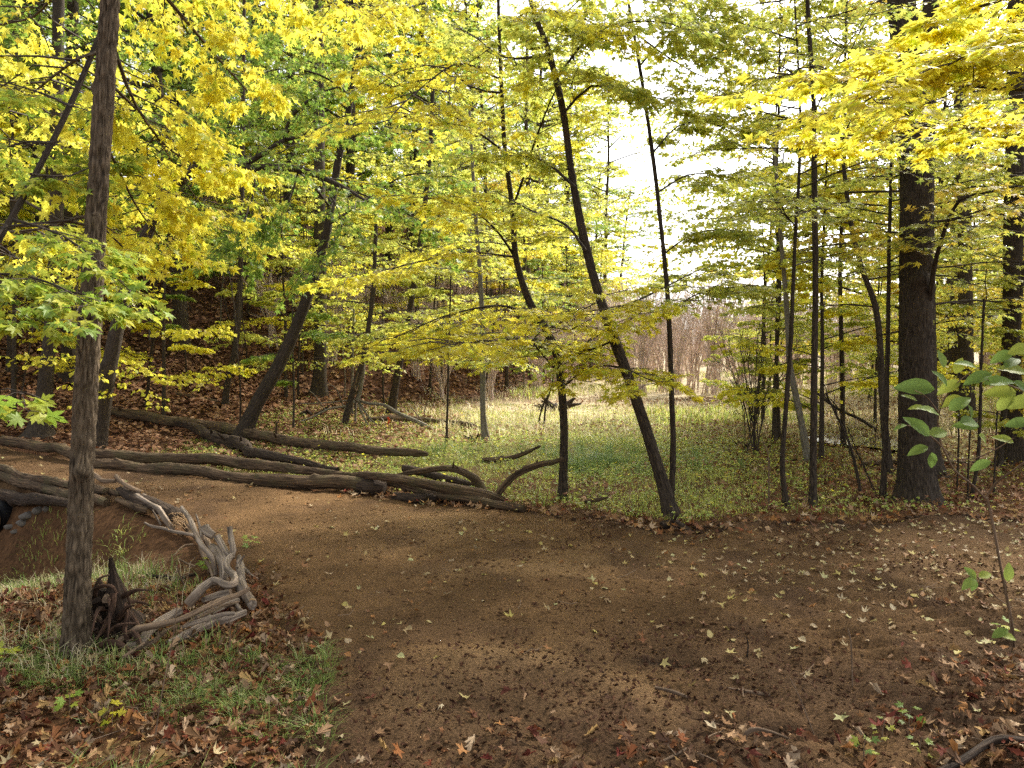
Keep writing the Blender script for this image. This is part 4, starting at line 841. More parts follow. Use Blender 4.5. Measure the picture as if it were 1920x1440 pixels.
# ------------------------------------------------------------------ the stick pile, traced stick by stick: (label, points in photo, width, heights)
def cp(L): return [(100 + a / 3.6, 860 + b / 3.6) for a, b in L]
PILE = [
 ('stick resting on top of the dark log, broken pale tip to the right', [(418, 118), (470, 160), (520, 192), (600, 225)], [9, 10, 10, 9], [.16, .18, .18, .16], 'drift_brown', 'end'),
 ('stick bridging the rough trunk and the first upper stick', [(235, 82), (290, 118), (340, 145), (425, 150)], [9, 10, 10, 8], [.1, .12, .12, .14], 'drift_brown', None),
 ('brown log piece emerging right of the rough trunk', [(235, 178), (300, 198), (380, 222), (455, 240)], [12, 13, 13, 11], .08, 'log', None),
 ('lower log piece ending in a pale broken end', [(440, 280), (540, 318), (600, 345), (650, 355)], [12, 15, 16, 16], .06, 'log', 'end'),
 ('thickest, near-black log with a shaggy torn right end', [(452, 210), (560, 265), (680, 315), (780, 365), (860, 410)], [18, 26, 30, 32, 26], .10, 'log_dark', None),
 ('smooth stick running down the face of the near-black log', [(560, 250), (640, 300), (710, 340), (750, 400), (790, 455), (820, 475)], [9, 10, 11, 12, 12, 9], [.24, .22, .2, .15, .08, .05], 'drift', None),
 ('thin bare stick pointing left from the pile', [(612, 436), (660, 458), (740, 468), (830, 492), (945, 520)], [4, 6, 7, 7, 7], .06, 'drift', None),
 ('tiny pale twig leaning on the smooth stick', [(672, 350), (700, 395), (730, 452)], [3, 4, 4], [.16, .1, .03], 'drift', None),
 ('tall stick leaning left at the back of the pile', [(868, 322), (915, 410), (955, 500), (1000, 585), (1055, 650), (1085, 720), (1100, 790)], [7, 11, 11, 11, 11, 11, 9], [.34, .30, .26, .22, .18, .12, .06], 'drift', None),
 ('narrow twig beside the tall leaning stick', [(958, 378), (985, 450), (1005, 520)], [3, 5, 6], [.26, .2, .16], 'drift', None),
 ('short curl of pale peeling bark', [(1020, 470), (1050, 500), (1085, 520)], [15, 19, 15], [.18, .17, .15], 'drift', None),
 ('blunt pale stick angled down into the pile', [(1108, 525), (1135, 580), (1175, 650), (1200, 680)], [15, 14, 13, 12], [.22, .2, .17, .15], 'drift', 'start'),
 ('short upright stick with a rounded top', [(1196, 458), (1205, 520), (1215, 600), (1212, 670)], [10, 12, 12, 11], [.34, .28, .22, .16], 'drift', None),
 ('thick grey limb with scarred bark in the middle of the pile', [(1075, 590), (1110, 620), (1140, 700), (1150, 790), (1140, 830)], [16, 22, 22, 20, 16], [.16, .16, .14, .1, .08], 'drift', None),
 ('grey limb buried under the scarred one', [(990, 560), (1010, 640), (1060, 720), (1090, 800)], [10, 11, 12, 10], [.08, .08, .07, .05], 'drift_brown', None),
 ('wavy grey limb snaking over the pile, broken at its lower end', [(1215, 650), (1180, 690), (1172, 740), (1215, 790), (1225, 830), (1180, 850), (1100, 818), (1030, 860), (970, 925), (920, 985)], [10, 13, 14, 15, 16, 16, 16, 18, 19, 18], [.22, .22, .22, .22, .22, .23, .23, .2, .16, .12], 'drift', 'end'),
 ('stout limb down the right side ending in a dark sawn end', [(1245, 670), (1262, 740), (1275, 830), (1300, 900), (1345, 975)], [12, 17, 20, 22, 22], [.14, .14, .12, .10, .09], 'drift', 'end'),
 ('thin stick poking out to the right of the pile', [(1255, 700), (1310, 765), (1380, 808)], [6, 7, 5], .05, 'drift', None),
 ('little pointed stub at the top right of the pile', [(1240, 740), (1262, 700), (1290, 655)], [7, 6, 2], [.18, .2, .24], 'drift', None),
 ('long brown stick crossing the whole front of the pile', [(1322, 882), (1240, 925), (1130, 965), (1000, 1025), (850, 1095), (720, 1125), (560, 1160), (420, 1245)], [10, 11, 12, 12, 13, 14, 16, 13], [.22, .2, .19, .18, .16, .14, .11, .07], 'drift_brown', None),
 ('short curved grey stick under the wavy limb', [(1175, 905), (1090, 925), (1010, 950)], [13, 14, 12], .13, 'drift', None),
 ('speckled grey log slanting down left under the long brown stick', [(845, 1020), (770, 1060), (700, 1110), (630, 1190), (590, 1250), (510, 1255)], [17, 19, 20, 20, 20, 16], [.08, .08, .08, .07, .06, .05], 'drift', 'start'),
 ('dark grey stick wedged below the long brown one', [(1245, 965), (1170, 990), (1060, 1035), (960, 1075)], [12, 14, 14, 11], .08, 'drift', None),
 ('pale split log lying lowest at the front', [(1285, 1045), (1180, 1085), (1080, 1105), (950, 1160), (860, 1205), (780, 1240)], [13, 18, 19, 20, 20, 14], .06, 'drift', None),
 ('bowed pale stick over the split log', [(1230, 1045), (1150, 1055), (1060, 1080), (960, 1110), (880, 1140)], [8, 10, 10, 9, 6], .13, 'drift', None),
 ('short grey stick at the lower left tip of the pile', [(500, 1225), (440, 1280), (395, 1335), (360, 1375)], [11, 11, 10, 8], .04, 'drift_brown', None),
 ('thin root curling from the bank left of the pile', [(945, 580), (890, 588), (850, 615), (820, 650)], [3, 4, 4, 2], .04, 'drift_brown', None),
 ('second thin root on the bank below the curling one', [(960, 720), (900, 700), (850, 672)], [3, 4, 2], .03, 'drift_brown', None),
 ('upright bare twig standing in front of the pile', [(892, 905), (882, 850), (855, 790), (825, 706)], [4, 3.5, 3, 2], [0, .06, .12, .2], 'twigw', None),
 ('low stub of grey stick beneath the sawn limb', [(1225, 985), (1250, 1020), (1285, 1040)], [9, 9, 7], .07, 'drift', None),
 ('brown root lying across the bank under the pile', [(640, 780), (740, 790), (860, 800), (960, 770)], [6, 9, 9, 6], .02, 'log_dark', None),
]
M['twigw'] = M['drift_brown']
LW = .84
for lab, pts, wd, hh, mt, cut in PILE:
    log('stick', lab, 'stick', cp(pts), wd, hh, mt, 14, .015, .22, 3, None, .007, 'sticks heaped along the near path edge', cut=cut)

LINE_ = np.array([(250, 925), (330, 975), (395, 1015), (425, 1060), (448, 1110), (400, 1150), (310, 1190), (225, 1222)], float)
FL = ['short weathered stick stacked %s' % w_ for w_ in ('beside the near-black log', 'under the shaggy torn end', 'behind the tall leaning stick', 'between the bank and the tall leaning stick', 'at the back of the heap by the upright stick', 'low on the path side of the scarred limb', 'under the scarred limb', 'at the bend of the heap', 'under the sawn limb', 'below the wavy limb', 'inside the lower arm of the heap', 'under the long brown stick', 'between the split log and the long stick', 'near the lower tip of the heap', 'against the root stump')]
for k, lab in enumerate(FL):
    f = (k + .5) / len(FL) * (len(LINE_) - 1); i = int(f); c_ = LINE_[i] * (1 - f + i) + LINE_[min(i + 1, len(LINE_) - 1)] * (f - i); t_ = LINE_[min(i + 1, len(LINE_) - 1)] - LINE_[i]; t_ /= np.linalg.norm(t_)
    a = random.uniform(-.45, .45); t_ = np.array([t_[0] * math.cos(a) - t_[1] * math.sin(a), t_[0] * math.sin(a) + t_[1] * math.cos(a)]); L_ = random.uniform(22, 44); c_ = c_ + np.array([random.uniform(-10, 10), random.uniform(-6, 8)]); nn_ = np.array([-t_[1], t_[0]]) * random.uniform(-6, 6)
    log('stick', lab, 'stick', [tuple(c_ - t_ * L_), tuple(c_ + nn_), tuple(c_ + t_ * L_)], [random.uniform(5, 8), random.uniform(8, 12), random.uniform(4, 7)], random.uniform(.03, .10), random.choice(['drift', 'drift_brown', 'drift_brown', 'log']), 12, .02, .25, 2, None, .008, 'sticks heaped along the near path edge', stubs=k % 2)
# frayed wood fibres on the torn end
tb = Buf(); c = G(330, 975, .12); n = 70
dr = RNG.normal(0, 1, (n, 3)) * [.5, .3, .5] + np.array([.8, -.5, .1]); dr /= np.linalg.norm(dr, axis=1, keepdims=True); L_ = RNG.uniform(.05, .13, n)
P_ = c + RNG.normal(0, .03, (n, 1, 3)) + dr[:, None] * (L_[:, None, None] * np.linspace(0, 1, 4)[None, :, None]); P_[..., 2] -= .35 * (np.linspace(0, 1, 4) ** 2)[None] * L_[:, None]
tubes_batch(tb, P_, np.full((n, 4), .0022), 3); o = link('wood_fibres', tb.mesh('wood_fibres', M['cut'], attr=None)); tag(o, 'shaggy torn wood fibres on the end of the near-black log', 'splinters', kind='stuff')

# ------------------------------------------------------------------ rotten stump beside the rough trunk
g0 = G(205, 1215); dd = g0[1]
sr = empty('rotten_stump', g0, 'dark rotten root stump, spiked, leaning against the rough foreground trunk', 'stump')
def sp(x, y, dz=0.0): return W(x, y, dd + dz)
b = Buf(); tube(b, [sp(212, 1235, .05), sp(210, 1190, .05), sp(200, 1140, .05), sp(196, 1105, .05)], [.095, .085, .055, .025], 48, .01, seed=5, rough=.6, ridge=.03, knots=6)
link('body', b.mesh('body', M['log_dark'], off=g0), sr)
b = Buf(); tube(b, [sp(222, 1160, 0), sp(218, 1110, 0), sp(213, 1080, 0), sp(207, 1046, 0)], [.05, .042, .022, .005], 14, .015, seed=8, rough=.4, ridge=.008); link('spike', b.mesh('spike', M['log_dark'], off=g0), sr)
b = Buf(); tube(b, [sp(199, 1123, -.09), sp(199, 1123, -.115)], [.022, .02], 16, .05, rough=.15, cap=True); link('cut_face', b.mesh('cut_face', M['drift_brown'], off=g0), sr)
for pts, r in [([(175, 1120, -.02), (182, 1100, -.07), (205, 1098, -.1), (218, 1112, -.09)], .012), ([(214, 1110, -.1), (212, 1140, -.12), (195, 1175, -.13), (179, 1200, -.14)], .014), ([(180, 1105, 0), (190, 1085, -.03), (208, 1078, -.03)], .009),
               ([(235, 1130, 0), (242, 1150, -.05), (235, 1180, -.08), (245, 1210, -.1)], .018), ([(190, 1160, -.1), (182, 1150, -.14), (178, 1155, -.15)], .008), ([(200, 1190, -.1), (225, 1175, -.15), (255, 1172, -.1)], .012),
               ([(228, 1105, 0), (240, 1120, 0), (246, 1145, 0)], .01), ([(230, 1200, -.05), (250, 1190, -.1), (262, 1215, -.15)], .02), ([(185, 1215, -.1), (215, 1205, -.18), (250, 1222, -.2)], .02), ([(170, 1110, 0), (165, 1135, -.05), (168, 1165, -.1)], .014),
               ([(226, 1120, .05), (248, 1160, .06), (262, 1180, .0)], .022), ([(190, 1140, -.08), (180, 1150, -.1), (190, 1165, -.12), (205, 1150, -.12)], .008)]:
    b = Buf(); P_ = [sp(*p) for p in pts]; tube(b, P_, [r * 1.2] + [r * (1.1 - .6 * i / (len(P_) - 1)) for i in range(1, len(P_))], 9, .015, seed=random.randint(0, 99), rough=.3, wob=.008)
    link('root', b.mesh('root', M[random.choice(['root', 'root', 'drift_brown'])], off=g0), sr)

for k in range(16):
    a = random.uniform(0, 2 * PI); h_ = random.uniform(.02, .28); c_ = sp(212, 1215) + np.array([math.cos(a) * .06, math.sin(a) * .06, h_]); L_ = random.uniform(.10, .24); d_ = np.array([math.cos(a), math.sin(a), random.uniform(-.5, .7)])
    b = Buf(); tube(b, [c_, c_ + d_ * L_ * .5 + [0, 0, random.uniform(-.02, .04)], c_ + d_ * L_ + [0, 0, random.uniform(-.06, .03)]], [.016, .010, .002], 7, .012, seed=k, rough=.35, wob=.01)
    link('root', b.mesh('root', M[random.choice(['root', 'log_dark', 'root'])], off=g0), sr)
# ------------------------------------------------------------------ culvert, stones
g = W(6, 966, 8.75)
cr = empty('drain_pipe', g, 'black drain pipe opening under the path at the left edge', 'pipe')
b = Buf(); ax = np.array([.45, .9, .02]); r_ = .17
nseg = 12; rr = [r_ * (1.0 + (.05 if i % 2 else 0)) for i in range(nseg)]; g = g + np.array([0, 0, 0])
tube(b, [g + ax * (.07 * i - .1) for i in range(nseg)], rr, 28, .2, rough=0, cap=False); tube(b, [g + ax * (.07 * i - .1) for i in range(nseg)], [r_ * .9] * nseg, 28, .2, rough=0, cap=False)
link('pipe_wall', b.mesh('pipe_wall', M['pipe'], off=g), cr)
b = Buf(); tube(b, [g + ax * -.115, g + ax * -.09], [r_ * 1.08, r_ * 1.08], 28, .2, rough=0, cap=False); tube(b, [g + ax * -.115, g + ax * -.09], [r_ * .86, r_ * .86], 28, .2, rough=0, cap=False); link('rim', b.mesh('rim', M['pipe'], off=g), cr)
M['redstone'] = plain('red_stone', (0.28, .10, .07))
def rock(label, px, py, wpx, asp=.62, mat='stone', group='stones by the drain pipe', name='stone'):
    g = G(px, py); r = pr(wpx, g[1]); 
    u = np.linspace(0, PI, 13)[:, None]; v = np.linspace(0, 2 * PI, 20, endpoint=False)[None]
    d = np.stack([np.sin(u) * np.cos(v), np.sin(u) * np.sin(v), np.cos(u) + 0 * v], -1).reshape(-1, 3)
    s_ = random.uniform(0, 99); f = 1 + .28 * noise3(d[:, 0] * 1.4 + s_, d[:, 1] * 1.4, d[:, 2] * 1.4, 3) + .08 * noise3(d[:, 0] * 5 + s_, d[:, 1] * 5, d[:, 2] * 5, 4)
    V_ = d * f[:, None] * np.array([r, r * .8, r * asp]); a = random.uniform(-.5, .5); V_ = np.column_stack([V_[:, 0] * math.cos(a) - V_[:, 1] * math.sin(a), V_[:, 0] * math.sin(a) + V_[:, 1] * math.cos(a), V_[:, 2]])
    i = np.arange(12)[:, None] * 20; j = np.arange(20)[None]; k = (j + 1) % 20
    me = Buf().add(V_, q=np.stack([i + j, i + 20 + j, i + 20 + k, i + k], -1).reshape(-1, 4)).mesh(name, M[mat], attr=None)
    o = link(name, me); o.location = (g[0], g[1], g[2] + r * asp * .55); return tag(o, label, 'stone', group)
for a in [('squarish stone at the top of the row by the pipe', 71, 962, 20, .8), ('small stone at the upper right end of the row by the pipe', 87, 958, 14, .8), ('broad stone in the middle of the row by the pipe', 52, 972, 30, .55), ('rounded pale stone below the broad one', 44, 984, 26, .55),
          ('flat stone at the mouth of the pipe', 20, 990, 24, .4), ('lowest stone beside the flat one at the pipe mouth', 30, 999, 20, .4)]: rock(*a)
rock('pale rounded stone sunk in the dirt near the bottom, right of middle', 1648, 1372, 30, .5, 'cut', None)
rock('small reddish stone in the mulch near the bottom', 1447, 1322, 10, .8, 'redstone', None)

# ------------------------------------------------------------------ dead forked branch with bare twigs, strip of tape
gb = G(672, 800); dd = gb[1]
dr_ = empty('dead_branch', gb, 'pale dead forked branch, bare twigs fanning down over the uphill log', 'branch')
dm = [([(682, 665), (680, 690), (676, 720), (672, 742), (668, 752)], (9, 9, 9, 8, 7)), ([(668, 750), (690, 757), (720, 760), (745, 775), (790, 795), (835, 822), (860, 832)], (5, 5, 5, 7, 8, 8, 6)), ([(668, 750), (650, 760), (620, 765), (590, 780), (560, 792)], (5, 4, 4, 3, 2)),
      ([(668, 750), (667, 790), (666, 832)], (4, 4, 3)), ([(672, 752), (690, 780), (712, 800)], (4, 3, 2)), ([(670, 752), (684, 785), (706, 830), (720, 850)], (3.5, 3, 2, 1.5)), ([(676, 748), (640, 752), (600, 755), (562, 756)], (3, 2.5, 2, 1.5)),
      ([(644, 760), (632, 730), (614, 718)], (3, 2, 1)), ([(610, 770), (590, 740), (578, 730)], (3, 2, 1)), ([(694, 790), (715, 800), (740, 820), (760, 840)], (2.5, 2, 1.6, 1)), ([(672, 800), (695, 820), (706, 835)], (2.5, 2, 1)), ([(740, 790), (770, 800), (800, 830)], (2, 1.6, 1)),
      ([(794, 793), (780, 775), (766, 758)], (2.5, 2, 1.2)), ([(648, 762), (642, 785), (636, 806)], (2.5, 2, 1.4)), ([(669, 740), (665, 725), (672, 700)], (3, 3, 2)), ([(560, 792), (575, 800), (600, 810)], (2, 1.5, 1)), ([(794, 790), (797, 765), (805, 750)], (2, 1.6, 1))]
for k, (pts, wd) in enumerate(dm):
    b = Buf(); tube(b, line(pts, dd + .1, dd - .1 - .4 * (k % 3)), [pr(x * 1.1, dd) for x in wd], 7, .06, seed=k, rough=.15, wob=.012); link('bough' if k < 3 else 'twig', b.mesh('bough', M['bark_pale'] if k < 9 else M['drift'], off=gb), dr_)
c = W(727, 782, dd - .3); b = Buf(); P_ = [c, c + [.03, 0, -.06], c + [.0, .01, -.13], c + [.05, 0, -.2]]
V_ = []; 
for p in P_: V_ += [p + [-.02, 0, 0], p + [.02, .008, .003], p + [.02, .012, .003], p + [-.02, .004, 0]]
Q_ = [[i * 4 + j, i * 4 + (j + 1) % 4, i * 4 + 4 + (j + 1) % 4, i * 4 + 4 + j] for i in range(3) for j in range(4)]
o = link('marker_tape', Buf().add(np.array(V_), q=np.array(Q_)).mesh('marker_tape', M['ribbon'], attr=None)); tag(o, 'strip of orange-red marker tape hanging from the dead branch', 'tape')

# uprooted root plate in the meadow and low stump
for lab, px, py, sc_ in [('dark clump of roots and brush at the hillside foot in the middle', 1045, 770, 1.5), ('small dark snag left of the pale slim trunk', 893, 828, .5), ('dark end of the old log on the slope', 585, 782, .8)]:
    g = G(px, py); r = empty('root_clump', g, lab, 'root clump')
    for k in range(9):
        a = random.uniform(0, 2 * PI); L_ = random.uniform(.25, .5) * sc_; d_ = np.array([math.cos(a), math.sin(a), random.uniform(.1, .8)])
        b = Buf(); tube(b, [g, g + d_ * L_ * .5, g + d_ * L_ + [0, 0, random.uniform(-.15, .1)]], [.06 * sc_, .04 * sc_, .012 * sc_], 7, .06, seed=k, rough=.3, wob=.02); link('root', b.mesh('root', M['log_dark'], off=g), r)

# marsh water glinting at the back right
for k, (px, py, w_) in enumerate([(1628, 832, 1.1), (1600, 812, .8)]):
    g = G(px, py); t = np.linspace(0, 2 * PI, 40, endpoint=False); rr = w_ * (1 + .3 * noise3(np.cos(t) * 1.5, np.sin(t) * 1.5, 0 * t + k, 6))
    X_ = g[0] + rr * np.cos(t) * .7; Y_ = g[1] + rr * np.sin(t) * 1.3; Z_ = np.full(40, float(np.max(surf(X_, Y_))) - .02); 
    V_ = np.vstack([np.column_stack([X_, Y_, Z_]), [[g[0], g[1], Z_[0]]]]); i = np.arange(40)
    o = link('marsh_water', Buf().add(V_, t=np.stack([i, (i + 1) % 40, np.full(40, 40)], 1)).mesh('marsh_water', M['water'], False, attr=None)); tag(o, 'shallow pool of standing water in the meadow', kind='structure')

# ------------------------------------------------------------------ large-leaved shrub, right foreground
gs = G(1900, 1215); ds_ = gs[1]
def sq(L, dz=0.0): return [W(a, b_, ds_ + dz * i / max(1, len(L) - 1)) for i, (a, b_) in enumerate(L)]
sr = empty('broadleaf_shrub', gs, 'slender shrub with big oval green leaves in front of the big dark trunk', 'shrub')
STM = [([(1903, 1240), (1900, 1180), (1880, 1080), (1860, 980), (1850, 935)], (8, 8, 7, 7, 6)), ([(1850, 935), (1820, 905), (1790, 880), (1768, 838), (1742, 815), (1710, 800), (1682, 796)], (6, 6, 5, 5, 4, 3, 2)), ([(1850, 935), (1870, 905), (1900, 882), (1940, 850), (1990, 800)], (6, 6, 5, 5, 4)),
       ([(1768, 838), (1760, 800), (1766, 760), (1790, 720), (1830, 690)], (4, 4, 4, 3, 2)), ([(1742, 815), (1800, 860), (1850, 850), (1900, 820)], (3, 3, 3, 2)), ([(1766, 780), (1740, 745), (1715, 730)], (3, 3, 2)), ([(1900, 1140), (1870, 1120), (1850, 1095), (1830, 1085)], (3, 3, 3, 2)),
       ([(1990, 800), (1930, 740), (1890, 720), (1850, 712)], (4, 4, 3, 2)), ([(1990, 800), (1960, 700), (1920, 660)], (4, 3, 2)), ([(1905, 1260), (1892, 1150), (1886, 1090)], (4, 3, 2))]
for pts, wd in STM:
    b = Buf(); tube(b, sq(pts, -.25), [pr(x * .7, ds_) for x in wd], 7, .04, seed=3, rough=.12, wob=.006); link('stem', b.mesh('stem', M['drift_brown'], off=gs), sr)
def bigleaf_mesh(i):
    rs = np.random.default_rng(i); K = 9; t = np.linspace(0, 1, K); hw = .27 * np.sin(PI * np.clip(t, .0, 1) ** .85) ** .8; hw[0] = .01; hw[-1] = .004
    V_ = []; 
    for k in range(K):
        for f in (-1, -.5, 0, .5, 1):
            V_.append([hw[k] * f, t[k], -.18 * t[k] ** 2 * (1 + .4 * i % 3) + .12 * abs(f) * hw[k] * 2 + (.012 * (-1) ** k * (abs(f) > .2)) + rs.normal(0, .004)])
    Q_ = [[k * 5 + j, k * 5 + j + 1, k * 5 + 6 + j, k * 5 + 5 + j] for k in range(K - 1) for j in range(4)]
    return Buf().add(np.array(V_), q=np.array(Q_)).mesh('leaf', M['shrub'], True, attr=None)
BL = [bigleaf_mesh(i) for i in range(4)]
# x, y of the leaf's stalk end, angle in the picture (deg, 0 = pointing right, 90 = up), length px, how far it faces the viewer
for x, y, a, Lp, fc in [(1752, 730, 168, 76, .9), (1775, 725, 120, 46, .7), (1720, 752, 150, 34, .4), (1735, 765, 170, 34, .5), (1760, 778, 150, 50, .5), (1780, 770, 40, 55, .7), (1805, 745, 190, 50, .6), (1742, 818, 130, 60, .8), (1742, 815, 10, 52, .8), (1740, 838, 190, 44, .6),
                        (1747, 848, 280, 38, .9), (1700, 797, 185, 28, .3), (1800, 792, 5, 56, .8), (1836, 800, 170, 50, .9), (1835, 815, 330, 42, .8), (1870, 770, 60, 50, .5), (1860, 700, 195, 60, .6), (1905, 735, 175, 60, .9), (1900, 715, 330, 44, .8), (1925, 700, 160, 60, .6), (1935, 745, 200, 55, .9), (1930, 790, 185, 46, .9),
                        (1858, 865, 200, 44, .7), (1900, 830, 150, 40, .6), (1830, 690, 150, 44, .5), (1800, 715, 200, 50, .6), (1845, 720, 20, 60, .6), (1790, 700, 60, 40, .6), (1885, 690, 40, 50, .6), (1900, 660, 200, 50, .7), (1830, 1085, 130, 34, .9), (1830, 1085, 200, 40, .5), (1830, 1088, 250, 26, .8), (1835, 1082, 20, 36, .6), (1888, 1090, 80, 40, .5), (1890, 1180, 200, 40, .5), (1905, 1200, 150, 40, .5), (1770, 690, 100, 40, .6), (1815, 760, 300, 40, .6), (1935, 650, 190, 55, .7)]:
    th = math.radians(a); Lw = Lp * .88 / FPX * (ds_ - .2); o_ = W(x, y, ds_ - .2 + random.uniform(-.08, .08)); t_ = np.array([[math.cos(th), random.uniform(-.35, .25), math.sin(th)]]); n_ = np.array([[random.uniform(-.3, .3), -fc, .9 - .5 * fc + .15]])
    X_, T_, N_ = frames(t_, n_); o = bpy.data.objects.new('leaf', random.choice(BL)); COL.objects.link(o); o.parent = sr; p = o_ - gs; A_, B_, C_ = X_[0] * Lw, T_[0] * Lw, N_[0] * Lw
    o.matrix_basis = Matrix(((A_[0], B_[0], C_[0], p[0]), (A_[1], B_[1], C_[1], p[1]), (A_[2], B_[2], C_[2], p[2]), (0, 0, 0, 1)))

# thin bare stems standing about
for k, (pts, w_, lab) in enumerate([([(1822, 932), (1832, 870), (1836, 800), (1840, 700), (1845, 560)], 8, 'thin dark sapling right of the big trunk, tallest of the cluster'), ([(1794, 928), (1796, 850), (1798, 760), (1800, 690)], 4, 'bare pencil-thin stem right of the big trunk'), ([(1813, 940), (1815, 870), (1820, 780), (1818, 700)], 4, 'bare stem between the pencil-thin stem and the dark sapling'),
    ([(1618, 932), (1606, 880), (1592, 830), (1568, 780), (1548, 740)], 7, 'sapling leaning left between the pole-like trunk and the thin trunk'), ([(1650, 940), (1630, 900), (1608, 850), (1590, 800)], 4, 'spindly stem beside the left-leaning sapling'), ([(1440, 950), (1442, 900), (1440, 850), (1430, 830)], 3.5, 'fine curved twig left of the bowed stem'),
    ([(1655, 812), (1620, 790), (1580, 770), (1555, 755), (1530, 735)], 7, 'dead limb slanting down behind the thin trunk'), ([(1020, 800), (1024, 760), (1035, 720), (1040, 680)], 4, 'dark bent stem behind the S-bent maple'), ([(1008, 800), (1015, 770), (1025, 745)], 4, 'short bent stem left of the dark bent one'),
    ([(288, 1400), (305, 1300), (325, 1200), (335, 1120)], 3, 'fine dry stalk standing in front of the stick pile'), ([(425, 1230), (430, 1190), (428, 1160)], 2.5, 'short dry stalk in the grass right of the pile'), ([(1600, 1290), (1595, 1210), (1588, 1180)], 3, 'bare dry seedling stalk in the dirt at the right'), ([(1530, 1370), (1500, 1310), (1480, 1270)], 3, 'leaning dry seedling stalk near the dark hole'),
    ([(1400, 1240), (1402, 1215), (1401, 1200)], 4, 'tiny tuft of dead stalk in the middle dirt'), ([(1862, 930), (1866, 860), (1870, 780), (1880, 700)], 4, 'grey stem by the right edge trunk')]):
    P, d = stem(pts); g = P[0]; b = Buf(); tube(b, P, [pr(w_ * (1 - .5 * i / (len(P) - 1)), d) for i in range(len(P))], 7, .05, seed=k, rough=.15, wob=.008)
    S_ = resample(P, 6)[None]; A1 = grow(S_, 7 if w_ > 3.6 else 3, .7, .3, 4, 0, .3, .3, rise=.4); tubes_batch(b, A1, np.full((len(A1), 4), pr(w_ * .3, d)), 3)
    o = link('bare_sapling', b.mesh('bare_sapling', M['bark_dark' if w_ > 3.6 else 'drift_brown'], off=g)); o.location = tuple(g); tag(o, lab, 'sapling')

# ------------------------------------------------------------------ ground cover
def pts_in(n, x0, x1, y0, y1, dens, ypow=1.0):
    """random points in a plan rectangle, thinned by dens(x,y)"""
    y = y0 + (y1 - y0) * RNG.random(n) ** ypow; x = RNG.uniform(x0, x1, n)
    k = (np.abs(x) < .82 * y + .8) & (RNG.random(n) < dens(x, y)); return x[k], y[k]
def flat_leaves(x, y, size, lift=.012, tilt=.45, rnd=.35):
    n = len(x); z = surf(x, y); e = .06
    nx_ = -(H(x + e, y) - H(x - e, y)) / (2 * e); ny_ = -(H(x, y + e) - H(x, y - e)) / (2 * e)
    nr = np.stack([nx_, ny_, np.ones(n)], 1) + RNG.normal(0, tilt, (n, 3)) * [1, 1, .1]; a = RNG.uniform(0, 2 * PI, n)
    t = np.stack([np.cos(a), np.sin(a), RNG.normal(0, .2, n)], 1); s = size * RNG.uniform(1 - rnd, 1 + rnd, n)
    return np.stack([x, y, z + lift + RNG.uniform(0, 1, n) * lift * 1.4], 1), t, nr, s
def cover(name, label, x, y, size, kind, mat, nparts=0, parent=None, partkind='dryhq', **k):
    pos, t, n, s = flat_leaves(x, y, size, **k); pk = pick_largest(pos, s, nparts) if nparts else np.zeros(len(pos), bool)
    o = link(name, leaves(Buf(), pos[~pk], t[~pk], n[~pk], s[~pk], kind).mesh(name, M[mat], attr=None)); tag(o, label, kind='stuff')
    if pk.any(): leaf_objects(parent, np.zeros(3), pos[pk], t[pk], n[pk], s[pk], partkind, mat, 'fallen_leaf')
sd_ = path_sd
nz = lambda x, y, f, s: n2(x, y, f, 3, s)
# foreground litter: thick in the lower left and along the bottom, thinner inward
def d_front(x, y):
    s = sd_(x, y); left = sstep(-.25, .1, s) * sstep(5.6, 4.3, y) * (x < 0); bot = sstep(3.3, 2.6, y + .35 * nz(x, y, 1.5, 4)) * .8 * (.35 + .65 * sstep(-.2, .3, nz(x, y, 1.7, 44))); br = sstep(1.5, 2.6, x + .3 * nz(x, y, 1.5, 5)) * sstep(4.0, 3.2, y)
    return np.clip(left + bot * .6 + br, 0, 1)
x, y = pts_in(17000, -4.2, 4.2, 1.9, 5.8, d_front); cover('leaf_litter', 'red-brown fallen leaves thick on the ground in the foreground', x, y, .033, 'dry', 'litter', 300, ground, lift=.016, tilt=.6, rnd=.55)
x, y = pts_in(17000, -4.2, 4.2, 1.9, 5.2, d_front); cover('oak_leaf_litter', 'narrow curled brown leaves among the foreground litter', x, y, .045, 'oak', 'litter', lift=.018, tilt=.7, rnd=.5)
x, y = pts_in(240, -3.6, 4, 2, 6.2, lambda x, y: np.clip(d_front(x, y) + .15, 0, 1)); cover('bright_fallen_leaves', 'scattered fresher yellow fallen leaves on the litter', x, y, .032, 'dry', 'pale', lift=.03)
# far bank litter: between path and meadow, and around the big trunk
def d_bank(x, y):
    s = sd_(x, y); return np.clip(np.exp(-((s - .12) / .3) ** 2) * (y > 5) * (x > -1.8) + sstep(0, .3, s) * sstep(1.9, 3.2, x + .5 * nz(x, y, .7, 6)) * (y < 22) * (y > 5) + sstep(.05, .35, nz(x, y, .45, 16)) * (s > 0) * (x > 1.2) * (y < 16) * .7, 0, 1)
x, y = pts_in(42000, -2, 15, 5.2, 22, d_bank, 1.5); cover('bank_leaf_litter', 'fallen brown leaves banked along the far edge of the path', x, y, .05, 'dry', 'litter', 200, ground, 'dry', lift=.02)
